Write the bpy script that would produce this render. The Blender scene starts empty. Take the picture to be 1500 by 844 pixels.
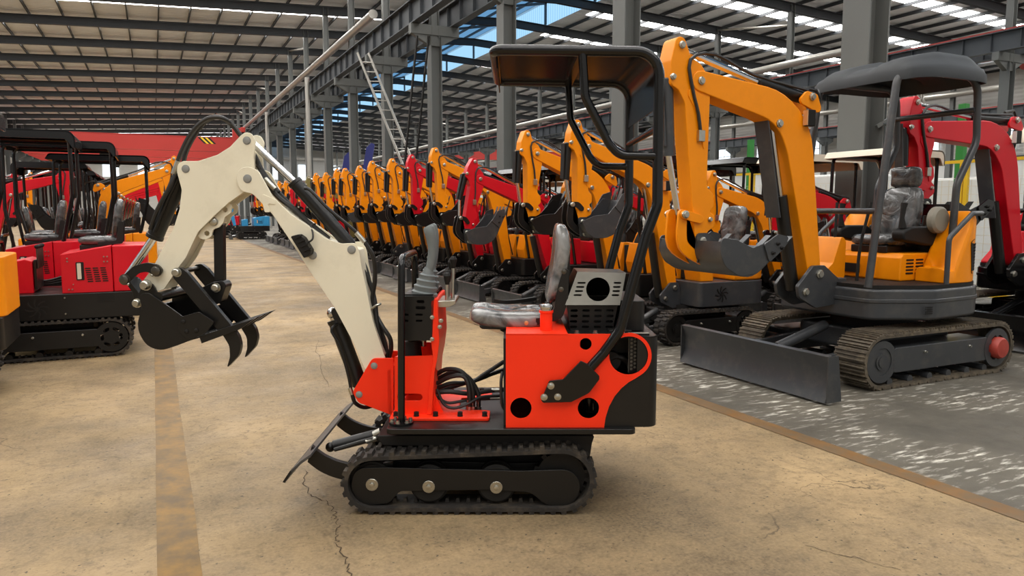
import bpy, bmesh, math, random
from mathutils import Vector, Matrix, noise
from mathutils.geometry import tessellate_polygon
random.seed(7)
PI = math.pi
S = bpy.context.scene
COL = S.collection

# ------------------------------------------------------------------ camera numbers
F, VX, VY, CAMH = 1083.0, 224.0, 306.0, 1.5
PITCH = math.atan((422 - VY) / F)
SP, CP = math.sin(PITCH), math.cos(PITCH)
YAW = math.atan(((750 - VX) / F) / (CP + SP * (422 - VY) / F))
SY, CY = math.sin(YAW), math.cos(YAW)

def side(px, py, D):
    """side elevation: where a sight line meets the upright plane D metres ahead -> (across, height)"""
    b = (422 - py) / F
    t = D / (CP + b * SP)
    return (px - 750) / F * t, CAMH + (-SP + b * CP) * t

def hall(r, d):
    """across/ahead of the camera -> hall X, Y"""
    return d * SY + r * CY, d * CY - r * SY

# ------------------------------------------------------------------ mesh builder
KIDS = {}
class MB:
    def __init__(s):
        s.v, s.f = [], []
    def add(s, vs, fs):
        b = len(s.v)
        s.v += [Vector(v) for v in vs]
        s.f += [[b + i for i in f] for f in fs]
        return b
    def box(s, c, d, M=None):
        x, y, z = (k / 2 for k in d)
        P = [Vector(p) for p in ((-x,-y,-z),(x,-y,-z),(x,y,-z),(-x,y,-z),(-x,-y,z),(x,-y,z),(x,y,z),(-x,y,z))]
        if M is not None: P = [M @ p for p in P]
        c = Vector(c)
        s.add([p + c for p in P], [(0,3,2,1),(4,5,6,7),(0,1,5,4),(1,2,6,5),(2,3,7,6),(3,0,4,7)])
        return s
    def beam(s, a, b, w, h, up=(0,0,1)):
        a, b = Vector(a), Vector(b); d = b - a; L = d.length; d.normalize()
        u = Vector(up); sx = d.cross(u)
        if sx.length < 1e-4: sx = d.cross(Vector((1,0,0)))
        sx.normalize(); u = sx.cross(d)
        M = Matrix((d, sx, u)).transposed()
        return s.box((a + b) / 2, (L, w, h), M)
    def prism(s, pts, y0, y1, f=None, holes=(), cap=True):
        """outline in (x,z), drawn out from y0 to y1; f maps (x,y,z)"""
        f = f or (lambda x, y, z: (x, y, z))
        pts = [(p[0], p[1]) for p in pts]
        a = sum(pts[i][0]*pts[(i+1)%len(pts)][1] - pts[(i+1)%len(pts)][0]*pts[i][1] for i in range(len(pts)))
        if a < 0: pts = pts[::-1]
        flip = y1 < y0
        if flip: y0, y1 = y1, y0
        n = len(pts)
        if holes:
            loops = [pts] + [list(h) for h in holes]
            flat = [p for l in loops for p in l]
            tri = tessellate_polygon([[Vector((p[0], p[1], 0)) for p in l] for l in loops])
            vs = [f(x, y0, z) for x, z in flat] + [f(x, y1, z) for x, z in flat]
            N = len(flat); fs = []
            for t in tri:
                q = [flat[i] for i in t]
                ar = (q[1][0]-q[0][0])*(q[2][1]-q[0][1]) - (q[2][0]-q[0][0])*(q[1][1]-q[0][1])
                t = list(t) if ar > 0 else list(t)[::-1]
                fs.append(t); fs.append([N + i for i in t[::-1]])
            b = 0
            for k, l in enumerate(loops):
                m = len(l)
                ar = sum(l[i][0]*l[(i+1)%m][1] - l[(i+1)%m][0]*l[i][1] for i in range(m))
                for i in range(m):
                    j = (i + 1) % m
                    q = [b + j, b + i, N + b + i, N + b + j]
                    fs.append(q if (ar > 0) == (k == 0) else (q[::-1] if k == 0 else q[::-1]))
                b += m
            s.add(vs, fs)
            return s
        vs = [f(x, y0, z) for x, z in pts] + [f(x, y1, z) for x, z in pts]
        fs = [[(i+1)%n, i, n+i, n+(i+1)%n] for i in range(n)]
        if cap: fs += [list(range(n)), [n + i for i in range(n)][::-1]]
        s.add(vs, fs)
        return s
    def cyl(s, a, b, r, r2=None, n=16, cap=True):
        a, b = Vector(a), Vector(b); r2 = r if r2 is None else r2
        d = (b - a).normalized(); u = d.orthogonal().normalized(); w = d.cross(u)
        vs = []
        for p, q in ((a, r), (b, r2)):
            for i in range(n):
                t = 2*PI*i/n
                vs.append(p + (u*math.cos(t) + w*math.sin(t))*q)
        fs = [[i, (i+1)%n, n+(i+1)%n, n+i] for i in range(n)]
        if cap: fs += [list(range(n))[::-1], [n+i for i in range(n)]]
        s.add(vs, fs); return s
    def pipe(s, a, b, r, ri, n=20):
        a, b = Vector(a), Vector(b)
        return s.rings(a, (b-a).normalized(), [(0, ri), (0, r), ((b-a).length, r), ((b-a).length, ri)], n, closed=True)
    def rings(s, o, d, prof, n=20, closed=False, cap=False):
        """lathe about axis d from o; prof = [(along, radius)]"""
        o, d = Vector(o), Vector(d).normalized(); u = d.orthogonal().normalized(); w = d.cross(u)
        vs = []
        for h, r in prof:
            for i in range(n):
                t = 2*PI*i/n
                vs.append(o + d*h + (u*math.cos(t) + w*math.sin(t))*r)
        fs, m = [], len(prof)
        for k in range(m if closed else m-1):
            k2 = (k+1) % m
            fs += [[k*n+i, k*n+(i+1)%n, k2*n+(i+1)%n, k2*n+i] for i in range(n)]
        if cap: fs += [list(range(n))[::-1], [(m-1)*n+i for i in range(n)]]
        s.add(vs, fs); return s
    def tube(s, path, r, n=8, k=1, closed=False, cap=True):
        P = [Vector(p) for p in path]
        if k > 1: P = catmull(P, k, closed)
        R = r if isinstance(r, (list, tuple)) else [r]*len(P)
        if len(R) != len(P):
            R = [R[min(len(R)-1, int(i*len(R)/len(P)))] for i in range(len(P))]
        m = len(P); vs = []; u = None
        for i in range(m):
            if closed: d = P[(i+1)%m] - P[i-1]
            else: d = P[min(i+1, m-1)] - P[max(i-1, 0)]
            d.normalize()
            u = d.orthogonal().normalized() if u is None else (u - d*u.dot(d)).normalized()
            w = d.cross(u)
            sc = 1.0
            if 0 < i < m-1 or closed:
                a = (P[i]-P[i-1]).normalized(); c = (P[(i+1)%m]-P[i]).normalized()
                sc = 1.0
            for q in range(n):
                t = 2*PI*q/n
                vs.append(P[i] + (u*math.cos(t) + w*math.sin(t))*R[i]*sc)
        fs = []
        for i in range(m if closed else m-1):
            j = (i+1) % m
            fs += [[i*n+q, i*n+(q+1)%n, j*n+(q+1)%n, j*n+q] for q in range(n)]
        if cap and not closed: fs += [list(range(n))[::-1], [(m-1)*n+q for q in range(n)]]
        s.add(vs, fs); return s
    def ball(s, c, r, n=14, m=8, sc=(1,1,1)):
        c = Vector(c); vs = [c + Vector((0,0,r*sc[2]))]; fs = []
        for i in range(1, m):
            for j in range(n):
                t, p = PI*i/m, 2*PI*j/n
                vs.append(c + Vector((math.sin(t)*math.cos(p)*r*sc[0], math.sin(t)*math.sin(p)*r*sc[1], math.cos(t)*r*sc[2])))
        vs.append(c - Vector((0,0,r*sc[2])))
        for j in range(n): fs.append([0, 1+j, 1+(j+1)%n])
        for i in range(m-2):
            for j in range(n):
                a, b = 1+i*n, 1+(i+1)*n
                fs.append([a+j, b+j, b+(j+1)%n, a+(j+1)%n])
        e = len(vs)-1; a = 1+(m-2)*n
        for j in range(n): fs.append([a+(j+1)%n, a+j, e])
        s.add(vs, fs); return s
    def slab(s, d, M, e=0.35, n=28, m=14, nz=0.0, freq=9.0, f=None):
        """rounded cushion (superellipsoid) of full size d placed by matrix M, nz metres of crumple"""
        pw = lambda v, q: math.copysign(abs(v)**q, v)
        vs, fs = [], []
        for i in range(m+1):
            t = -PI/2 + PI*i/m
            for j in range(n):
                p = 2*PI*j/n
                x = pw(math.cos(t), e)*pw(math.cos(p), e)*d[0]/2
                y = pw(math.cos(t), e)*pw(math.sin(p), e)*d[1]/2
                z = pw(math.sin(t), .7)*d[2]/2
                v = Vector((x, y, z))
                if nz: v += v.normalized()*noise.noise(v*freq)*nz + v.normalized()*noise.noise(v*freq*2.7)*nz*.5
                if f: v = f(v)
                vs.append(M @ v)
        for i in range(m):
            for j in range(n):
                fs.append([i*n+j, i*n+(j+1)%n, (i+1)*n+(j+1)%n, (i+1)*n+j])
        s.add(vs, fs); return s
    def data(s, name, mat, ang=35):
        me = bpy.data.meshes.new(name)
        me.from_pydata([tuple(v) for v in s.v], [], s.f)
        me.validate()
        bm = bmesh.new(); bm.from_mesh(me)
        bmesh.ops.remove_doubles(bm, verts=bm.verts, dist=1e-5)
        bmesh.ops.recalc_face_normals(bm, faces=bm.faces)
        bm.to_mesh(me); bm.free()
        me.polygons.foreach_set('use_smooth', [True]*len(me.polygons))
        me.set_sharp_from_angle(angle=math.radians(ang))
        if mat: me.materials.append(mat)
        me.update()
        return me
    def build(s, name, mat, parent=None, bevel=0, label=None, kind=None, ang=35, seg=2):
        me = s.data(name, mat, ang)
        o = bpy.data.objects.new(name, me); COL.objects.link(o)
        if parent:
            o.parent = parent; KIDS.setdefault(parent.name, []).append(o)
        if bevel:
            b = o.modifiers.new('edge', 'BEVEL'); b.width = bevel; b.segments = seg
            b.limit_method = 'ANGLE'; b.angle_limit = math.radians(40); b.harden_normals = True
            b.use_clamp_overlap = True
        if label: o['label'] = label
        if kind: o['kind'] = kind
        return o

def catmull(P, k, closed=False):
    out, m = [], len(P)
    rng = m if closed else m-1
    for i in range(rng):
        if closed: a, b, c, d = P[i-1], P[i], P[(i+1)%m], P[(i+2)%m]
        else: a, b, c, d = P[max(i-1,0)], P[i], P[i+1], P[min(i+2,m-1)]
        for q in range(k):
            t = q/k
            out.append(0.5*((2*b) + (c-a)*t + (2*a-5*b+4*c-d)*t*t + (3*b-a-3*c+d)*t*t*t))
    if not closed: out.append(P[-1])
    return out

def fillet(P, r, closed=True, n=5):
    """round the corners of a polyline of tuples (2D or 3D); a corner may carry its own radius as (pt, r)"""
    pts, rad = [], []
    for p in P:
        if isinstance(p[0], (tuple, list, Vector)): pts.append(Vector(p[0])); rad.append(p[1])
        else: pts.append(Vector(p)); rad.append(r)
    m, out = len(pts), []
    for i in range(m):
        if not closed and i in (0, m-1): out.append(pts[i]); continue
        a, b, c = pts[i-1], pts[i], pts[(i+1)%m]
        u, v = (a-b), (c-b); lu, lv = u.length, v.length
        if lu < 1e-6 or lv < 1e-6 or rad[i] <= 0: out.append(b); continue
        u, v = u/lu, v/lv
        co = max(-1, min(1, u.dot(v))); th = math.acos(co)
        if th > PI-.02 or th < .02: out.append(b); continue
        t = min(rad[i]/math.tan(th/2), lu*.49, lv*.49)
        rr = t*math.tan(th/2)
        ctr = b + (u+v).normalized()*(rr/math.sin(th/2))
        p0, p1 = b+u*t, b+v*t
        a0, a1 = p0-ctr, p1-ctr
        ang = a0.angle(a1) if a0.length and a1.length else 0
        for q in range(n+1):
            w = q/n
            if ang < 1e-4: out.append(p0.lerp(p1, w))
            else: out.append(ctr + (a0*math.sin((1-w)*ang) + a1*math.sin(w*ang))/math.sin(ang))
    return out

def circ(c, r, n=20, a0=0.0, a1=2*PI):
    full = abs(a1-a0-2*PI) < 1e-6
    return [(c[0]+r*math.cos(a0+(a1-a0)*i/(n if full else n-1)), c[1]+r*math.sin(a0+(a1-a0)*i/(n if full else n-1))) for i in range(n)]

def slot(c, w, h, n=5, ang=0):
    """rounded slot outline"""
    r = h/2; P = []
    for sx, a in ((1, -PI/2), (-1, PI/2)):
        for i in range(n):
            t = a + PI*i/(n-1)
            P.append((sx*(w/2-r)+r*math.cos(t), r*math.sin(t)))
    ca, sa = math.cos(ang), math.sin(ang)
    return [(c[0]+x*ca-z*sa, c[1]+x*sa+z*ca) for x, z in P]

def hull(pts):
    pts = sorted(set((round(p[0],6), round(p[1],6)) for p in pts))
    def half(ps):
        h = []
        for p in ps:
            while len(h) > 1 and (h[-1][0]-h[-2][0])*(p[1]-h[-2][1]) - (h[-1][1]-h[-2][1])*(p[0]-h[-2][0]) <= 0: h.pop()
            h.append(p)
        return h
    a, b = half(pts), half(pts[::-1])
    return a[:-1] + b[:-1]

def resample(loop, n):
    L = [0]; m = len(loop)
    for i in range(m): L.append(L[-1] + math.dist(loop[i], loop[(i+1)%m]))
    out, k = [], 0
    for q in range(n):
        t = L[-1]*q/n
        while L[k+1] < t: k += 1
        w = (t-L[k])/max(1e-9, L[k+1]-L[k]); a, b = loop[k], loop[(k+1)%m]
        out.append((a[0]+(b[0]-a[0])*w, a[1]+(b[1]-a[1])*w))
    return out

def belt(c, r0, r1, y0, y1, t=.022, lug=.016, pitch=.06, style='rubber'):
    """crawler belt round idler circles c[0], c[1]; r0, r1 = outer radii of the plain belt"""
    mb = MB()
    loop = hull(circ(c[0], r0, 40) + circ(c[1], r1, 40))
    per = sum(math.dist(loop[i], loop[(i+1)%len(loop)]) for i in range(len(loop)))
    n = int(per/pitch)
    fine = resample(loop, n*2)
    m = len(fine)
    nor = []
    for i in range(m):
        a, b = fine[i-1], fine[(i+1)%m]
        d = Vector((b[0]-a[0], b[1]-a[1])).normalized()
        nor.append((d.y, -d.x, d.x, d.y))
    vs = []
    for i in range(m):
        x, z = fine[i]; nx, nz = nor[i][:2]
        vs += [(x, y0, z), (x, y1, z), (x-nx*t, y1, z-nz*t), (x-nx*t, y0, z-nz*t)]
    fs = []
    for i in range(m):
        j = (i+1) % m
        for q in range(4):
            fs.append([i*4+q, j*4+q, j*4+(q+1)%4, i*4+(q+1)%4])
    mb.add(vs, fs)
    W = y1-y0; ym = (y0+y1)/2
    for i in range(n):
        k = 2*i; x, z = fine[k]; nx, nz, dx, dz = nor[k]
        def lugbox(ya, yb, w0, w1, h, off=0.0, sgn=1):
            px, pz = x+dx*off, z+dz*off
            P = []
            for (yy) in (ya, yb):
                for q, hh in ((-w0, -.004), (w0, -.004), (w1, h), (-w1, h)):
                    P.append((px+dx*q+sgn*nx*hh, yy, pz+dz*q+sgn*nz*hh))
            mb.add(P, [(0,1,2,3),(4,7,6,5),(0,4,5,1),(1,5,6,2),(2,6,7,3),(3,7,4,0)])
        if style == 'rubber':
            lugbox(y0+W*.02, y0+W*.45, pitch*.30, pitch*.20, lug, 0)
            lugbox(y1-W*.45, y1-W*.02, pitch*.30, pitch*.20, lug, pitch*.5)
            # inner guide teeth
            px, pz = x-nx*t, z-nz*t
            P = []
            for yy in (ym-W*.1, ym+W*.1):
                for q, hh in ((-pitch*.22, -.003), (pitch*.22, -.003), (pitch*.12, .022), (-pitch*.12, .022)):
                    P.append((px+dx*q-nx*hh, yy, pz+dz*q-nz*hh))
            mb.add(P, [(0,1,2,3),(4,7,6,5),(0,4,5,1),(1,5,6,2),(2,6,7,3),(3,7,4,0)])
        else:   # steel plates with a raised grouser bar at one edge
            lugbox(y0-.004, y1+.004, pitch*.44, pitch*.43, .012)
            for o_ in (-.30, .0, .30): lugbox(y0, y1, pitch*.07, pitch*.03, lug+.012, pitch*o_)
            lugbox(ym-W*.18, ym+W*.18, pitch*.3, pitch*.25, .03, 0, -1)
    return mb

# ------------------------------------------------------------------ materials
MAT = {}
def mat(name, col, rough=.5, metal=0.0, var=0.0, scale=6.0, bump=0.0, bscale=40.0, coat=0.0, spec=.5, dirt=None, dirt_amt=.3, dscale=3.0, emit=None, es=0.0, alpha=None):
    m = bpy.data.materials.new(name); m.use_nodes = True
    nt = m.node_tree; N = nt.nodes; L = nt.links
    b = N['Principled BSDF']
    b.inputs['Base Color'].default_value = (*col, 1)
    b.inputs['Roughness'].default_value = rough
    b.inputs['Metallic'].default_value = metal
    b.inputs['Specular IOR Level'].default_value = spec
    if coat: b.inputs['Coat Weight'].default_value = coat; b.inputs['Coat Roughness'].default_value = .12
    tc = N.new('ShaderNodeTexCoord')
    src = None
    if var or dirt:
        nz = N.new('ShaderNodeTexNoise'); nz.inputs['Scale'].default_value = scale; nz.inputs['Detail'].default_value = 5
        L.new(tc.outputs['Object'], nz.inputs['Vector'])
        mx = N.new('ShaderNodeMix'); mx.data_type = 'RGBA'; mx.blend_type = 'MULTIPLY'
        mx.inputs[0].default_value = 1
        mx.inputs[6].default_value = (*col, 1)
        rp = N.new('ShaderNodeMapRange'); rp.inputs[1].default_value = .3; rp.inputs[2].default_value = .7
        rp.inputs[3].default_value = 1-var; rp.inputs[4].default_value = 1+var*.4
        L.new(nz.outputs['Fac'], rp.inputs[0]); L.new(rp.outputs[0], mx.inputs[7])
        src = mx.outputs[2]
        if dirt:
            n2 = N.new('ShaderNodeTexNoise'); n2.inputs['Scale'].default_value = dscale; n2.inputs['Detail'].default_value = 8; n2.inputs['Roughness'].default_value = .7
            L.new(tc.outputs['Object'], n2.inputs['Vector'])
            r2 = N.new('ShaderNodeMapRange'); r2.inputs[1].default_value = .5; r2.inputs[2].default_value = .72; r2.inputs[4].default_value = dirt_amt
            L.new(n2.outputs['Fac'], r2.inputs[0])
            m2 = N.new('ShaderNodeMix'); m2.data_type = 'RGBA'; m2.inputs[7].default_value = (*dirt, 1)
            L.new(r2.outputs[0], m2.inputs[0]); L.new(src, m2.inputs[6]); src = m2.outputs[2]
        L.new(src, b.inputs['Base Color'])
    if bump:
        n3 = N.new('ShaderNodeTexNoise'); n3.inputs['Scale'].default_value = bscale; n3.inputs['Detail'].default_value = 4
        L.new(tc.outputs['Object'], n3.inputs['Vector'])
        bp = N.new('ShaderNodeBump'); bp.inputs['Strength'].default_value = bump; bp.inputs['Distance'].default_value = .01
        L.new(n3.outputs['Fac'], bp.inputs['Height']); L.new(bp.outputs[0], b.inputs['Normal'])
    if emit:
        b.inputs['Emission Color'].default_value = (*emit, 1); b.inputs['Emission Strength'].default_value = es
    if alpha is not None: b.inputs['Alpha'].default_value = alpha
    MAT[name] = m
    return m

def rgb(r, g, b):
    f = lambda c: (c/255)/12.92 if c/255 <= .04045 else ((c/255+.055)/1.055)**2.4
    return f(r), f(g), f(b)

cream = mat('cream_paint', rgb(236,228,204), .4, var=.04, scale=2.5, coat=.15, dirt=rgb(150,140,115), dirt_amt=.18, dscale=5)
flame = mat('flame_red_paint', (1.0,.036,.006), .42, var=.04, scale=3, spec=.3)
orange = mat('orange_paint', (.92,.285,.001), .4, var=.06, scale=3, spec=.3, dirt=rgb(150,90,10), dirt_amt=.2)
red = mat('red_paint', (.62,.003,.014), .34, var=.06, scale=3, spec=.4)
olive = mat('olive_paint', rgb(122,112,62), .45, var=.06)
sky = mat('blue_paint', rgb(46,140,190), .4, var=.06)
navy = mat('navy_paint', rgb(36,42,110), .45, var=.08)
black = mat('black_paint', rgb(21,20,19), .36, var=.2, scale=5, spec=.4)
gloss = mat('gloss_black', rgb(12,12,13), .2, spec=.45)
soft = mat('matt_black', rgb(26,24,22), .6, var=.15, spec=.3)
grey = mat('dark_grey_paint', rgb(56,58,61), .4, var=.1, scale=4, coat=.1, dirt=rgb(110,104,92), dirt_amt=.25, dscale=6)
rubber = mat('track_rubber', rgb(38,34,30), .72, var=.3, scale=14, bump=.25, bscale=60, dirt=rgb(112,98,78), dirt_amt=.45, dscale=7)
trackst = mat('track_steel', rgb(104,95,82), .5, .35, var=.35, scale=18, dirt=rgb(150,134,108), dirt_amt=.6, dscale=9)
hose_m = mat('hose_rubber', rgb(36,34,32), .48, var=.1)
chrome = mat('chrome', rgb(205,205,205), .16, 1.0)
zinc = mat('zinc_bolt', rgb(190,188,178), .3, 1.0, var=.1, scale=30)
steel = mat('brushed_steel', rgb(98,95,88), .32, .9, var=.15, scale=8)
bladest = mat('worn_blade_steel', rgb(84,85,86), .38, .5, var=.25, scale=9, dirt=rgb(120,118,112), dirt_amt=.5)
joy = mat('grey_rubber_grip', rgb(112,118,118), .55, var=.06)
ivory = mat('ivory_plastic', rgb(214,204,184), .5)
yellowm = mat('yellow_paint', rgb(222,180,24), .45)
greenm = mat('green_paint', rgb(42,128,48), .45)
crane_m = mat('crane_red', rgb(168,40,31), .5, var=.06, scale=.6)
roofg = mat('roof_gloss_black', rgb(7,7,8), .2, spec=.1)
moulded = mat('moulded_grey', rgb(50,52,54), .6, var=.06, spec=.3)
pinm = mat('pin_grey', rgb(150,150,146), .4, .35)
galvl = mat('pale_grey_tan', rgb(188,182,168), .5, .2)
brown = mat('brown_motor', rgb(120,84,60), .5)
lampm = mat('amber_lens', rgb(206,148,96), .2, coat=.5)
lamp2 = mat('clear_lens', rgb(200,196,190), .15, coat=.5)
hazard = None

def wrapmat(name, lo, hi, sc):
    m = bpy.data.materials.new(name); m.use_nodes = True
    nt = m.node_tree; N = nt.nodes; L = nt.links; b = N['Principled BSDF']
    tc = N.new('ShaderNodeTexCoord'); nz = N.new('ShaderNodeTexNoise'); nz.inputs['Scale'].default_value = sc; nz.inputs['Detail'].default_value = 6; nz.inputs['Distortion'].default_value = 1.4
    L.new(tc.outputs['Object'], nz.inputs['Vector'])
    cr = N.new('ShaderNodeValToRGB'); e = cr.color_ramp.elements
    e[0].position = .36; e[0].color = (*lo, 1); e[1].position = .66; e[1].color = (*hi, 1)
    L.new(nz.outputs['Fac'], cr.inputs[0]); L.new(cr.outputs[0], b.inputs['Base Color'])
    b.inputs['Roughness'].default_value = .22; b.inputs['Coat Weight'].default_value = .5; b.inputs['Coat Roughness'].default_value = .08
    bp = N.new('ShaderNodeBump'); bp.inputs['Strength'].default_value = .7; bp.inputs['Distance'].default_value = .02
    L.new(nz.outputs['Fac'], bp.inputs['Height']); L.new(bp.outputs[0], b.inputs['Normal'])
    MAT[name] = m; return m
wrap = wrapmat('plastic_wrapped_vinyl', rgb(66,67,67), rgb(142,141,138), 6)
wrapd = wrapmat('plastic_wrapped_dark_vinyl', rgb(44,45,46), rgb(98,98,97), 7)

# ------------------------------------------------------------------ things
def thing(name, label, cat, loc=(0,0,0), rz=0.0, group=None):
    o = bpy.data.objects.new(name, None); COL.objects.link(o)
    o.empty_display_size = .1
    o.location = loc; o.rotation_euler = (0, 0, rz)
    o['label'] = label; o['category'] = cat
    if group: o['group'] = group
    return o
def tag(o, label, cat, group=None, loc=None, rz=None):
    o['label'] = label; o['category'] = cat
    if group: o['group'] = group
    if loc is not None: o.location = loc
    if rz is not None: o.rotation_euler = (0, 0, rz)
    return o
def struct(name, mb, m, bevel=0, ang=35):
    return mb.build(name, m, None, bevel, kind='structure', ang=ang)
def copy_tree(root, loc, rz, label, group=None):
    def rec(o, par):
        c = o.copy(); COL.objects.link(c)
        if par: c.parent = par
        for k in KIDS.get(o.name, ()): rec(k, c)
        return c
    r = rec(root, None)
    r.location = loc; r.rotation_euler = (0, 0, rz); r['label'] = label
    if group: r['group'] = group
    return r
# ================================================================== the white-boomed machine in the aisle
DC = 3.95                                   # its mid plane, metres ahead of the camera
R0 = side(690, 752, 3.5)[0]
X0, Y0 = hall(R0, DC)
W = thing('mini_excavator', 'mini excavator with cream white boom, flame red body and black roll frame in the aisle', 'excavator', (X0, Y0, 0), -YAW)

def q2(px, py, D):
    x, z = side(px, py, D); return x - R0, z
def q3(px, py, D):
    x, z = q2(px, py, D); return Vector((x, D - DC, z))
def out(P, D):
    return [q2(p[0], p[1], D) if len(p) == 2 else (q2(p[0], p[1], D), p[2]*D/F) for p in P]
def rnd(P, D, r=4, n=4):
    """pixel outline -> metre outline with rounded corners; a point may carry its own radius"""
    return [tuple(v) for v in fillet([(p if isinstance(p[0], tuple) else (p, r*D/F)) for p in out(P, D)], 0, n=n)]
def bolt(parent, px, py, D, r=.014, h=.012, m=None, name='bolt', n=12):
    c = q3(px, py, D)
    mb = MB().rings(c + Vector((0, .004, 0)), (0, -1, 0), [(0, r*1.25), (.005, r*1.25), (.005, r), (.004+h*.8, r), (.004+h, r*.75)], n, cap=True)
    return mb.build(name, m or zinc, parent)

# --- crawlers
zc1 = side(545, 710, 3.5); zc2 = side(823, 703, 3.5)
rf = zc1[1] - .016; rr = .158
c1 = (zc1[0]-R0, rf+.016); c2 = (zc2[0]-R0, rr+.016)
for D0, D1, first in ((3.50, 3.68, True), (4.22, 4.40, False)):
    y0, y1 = D0-DC, D1-DC
    tb = belt((c1, c2), rf, rr, y0, y1, t=.02, lug=.016, pitch=.052).build('track_belt', rubber, W)
    fy0, fy1 = (y0+.03, y1-.03)
    # side plate: rounded at the idler end, a longer rounded hub plate at the drive end
    pl = rnd([(505+14,686,24),(560,685,30),(640,687,2),(760,690,2),(838,688,26),(853,712,26),(838,744,28),(800,741,30),(778,722,25),(720,718,8),(585,720,12),(570,738,18),(528,742,24),(513,716,24)], 3.53, n=6)
    fr = MB().prism(pl, fy0, fy0+.012).prism(pl, fy1-.012, fy1)
    fr.box(((c1[0]+c2[0])/2, (fy0+fy1)/2, rf+.03), (c2[0]-c1[0]-.06, fy1-fy0-.015, .05))
    fo = fr.build('track_frame', black, W, bevel=.003)
    for px, py in ((545,710),(628,713),(727,714)):
        c = q3(px, py, 3.53); c.y = 0
        rad = .098 if px > 600 else .105
        c.z = .042 + rad
        MB().rings((c.x, y0+.042, c.z), (0,1,0), [(0,.02),(0,rad-.012),(.004,rad-.008),(.01,rad-.012),(.014,rad),(.05,rad),(.05,rad*.6),(.07,rad*.6),(.07,rad),(.1,rad),(.1,.02)], 28).build('roller', soft, fo)
        cc = q3(px, py, 3.53); yb = fy0 if first else fy1; sg = -1 if first else 1
        MB().rings((cc.x, yb, cc.z), (0,sg,0), [(0,.031),(.005,.031),(.006,.03),(.006,.013),(.017,.012),(.018,.008)], 16, cap=True).build('hub_bolt', zinc, fo, label='bright zinc hub bolt and washer')
    sp = MB().rings((c2[0], (y0+y1)/2-.02, c2[1]), (0,1,0), [(0,.03),(0,.12),(.04,.12),(.04,.03)], 22)
    for i in range(11):
        t = 2*PI*i/11
        sp.box((c2[0]+math.cos(t)*.124, (y0+y1)/2, c2[1]+math.sin(t)*.124), (.028,.036,.024), Matrix.Rotation(-t,3,'Y'))
    sp.build('sprocket', soft, fo)
# --- undercarriage and deck
ub = MB()
ub.prism(out([(560,642),(850,642),(856,690),(600,690)], 3.72), 3.70-DC, 4.20-DC)
ub.prism(rnd([(548,640),(872,640),(868,652),(862,690),(840,690),(836,660),(560,655)], 3.58, 3), 3.6-DC, 4.3-DC)
ub.build('undercarriage', soft, W, bevel=.006)
x_a = q2(565, 630, 3.52)[0]; x_b = q2(932, 630, 3.52)[0]
zt = q2(700, 629, 3.52)[1]; zb = q2(700, 637, 3.52)[1]
pl = fillet([(x_a,-.43),(x_b,-.43),(x_b,.43),(x_a,.43)], .03)
MB().prism([(p[0],p[1]) for p in pl], zb, zt, f=lambda x,y,z: (x, z, y)).build('deck_plate', black, W, bevel=.004)
mb = MB().rings(((c1[0]+c2[0])/2+.05, 0, q2(700,655,3.95)[1]-.05), (0,0,1), [(0,.2),(0,.26),(.05,.26),(.05,.23),(.12,.23)], 28, cap=True)
mb.build('slew_ring', soft, W)
# --- dozer blade, arms and ram
bb = q2(417, 703, 3.45); bt = (bb[0]+.128, bb[1]+.128)
prof = [bb, (bb[0]+.034,bb[1]+.05), (bb[0]+.08,bb[1]+.094), bt, (bt[0]+.004,bt[1]-.012), (bb[0]+.087,bb[1]+.084), (bb[0]+.044,bb[1]+.043), (bb[0]+.010,bb[1]-.002)]
bl = MB().prism(prof, 3.44-DC, 4.46-DC).build('dozer_blade', bladest, W, bevel=.002)
MB().prism([(bb[0]-.008,bb[1]-.008),(bb[0]+.03,bb[1]+.048),(bb[0]+.038,bb[1]+.042),(bb[0]+.004,bb[1]-.012)], 3.44-DC, 4.46-DC).build('cutting_edge', black, bl)
for Da in (3.58, 4.2):
    ctr = [(*q2(px, py, 3.6), 0) for px, py in ((456,662),(475,676),(500,686),(530,690),(575,686))]
    ctr = [(p[0], Da-DC, p[1]) for p in ctr]
    ctr = catmull([Vector(p) for p in ctr], 4)
    top = [(p.x+.012, p.z+.042) for p in ctr]; bot = [(p.x-.012, p.z-.042) for p in ctr]
    MB().prism(top + bot[::-1], Da-DC-.014, Da-DC+.014).build('blade_arm', black, W, bevel=.003)
a, b = q3(484, 655, 3.75), q3(556, 636, 3.75)
d = (b-a).normalized()
cy_ = MB().cyl(a+d*.02, b-d*.02, .03, n=20)
cy_.ball(a+d*.0, .026); cy_.ball(b, .026)
rm = cy_.build('blade_cylinder', black, W)
MB().tube([q3(490,659,3.69), q3(520,650,3.69), q3(538,645,3.68), q3(560,640,3.7), q3(580,640,3.75)], .011, 8, 3).build('hose', hose_m, rm)
MB().cyl(q3(536,647,3.68), q3(551,642,3.69), .014).build('hose_fitting', zinc, rm, label='bright hose fitting')
MB().cyl(q3(548,637,3.70), q3(558,632,3.70), .02).build('pin', zinc, rm)
MB().prism([q2(532,666,3.66), q2(556,651,3.66), q2(559,655,3.66), q2(536,671,3.66)], 3.655-DC, 3.657-DC).build('paper_tag', galvl, rm, label='pale paper tag')
MB().tube([q3(556,652,3.66), q3(566,655,3.66), q3(571,650,3.67), q3(569,640,3.69), q3(562,634,3.7)], .0015, 5, 4).build('tag_wire', zinc, rm)

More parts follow.
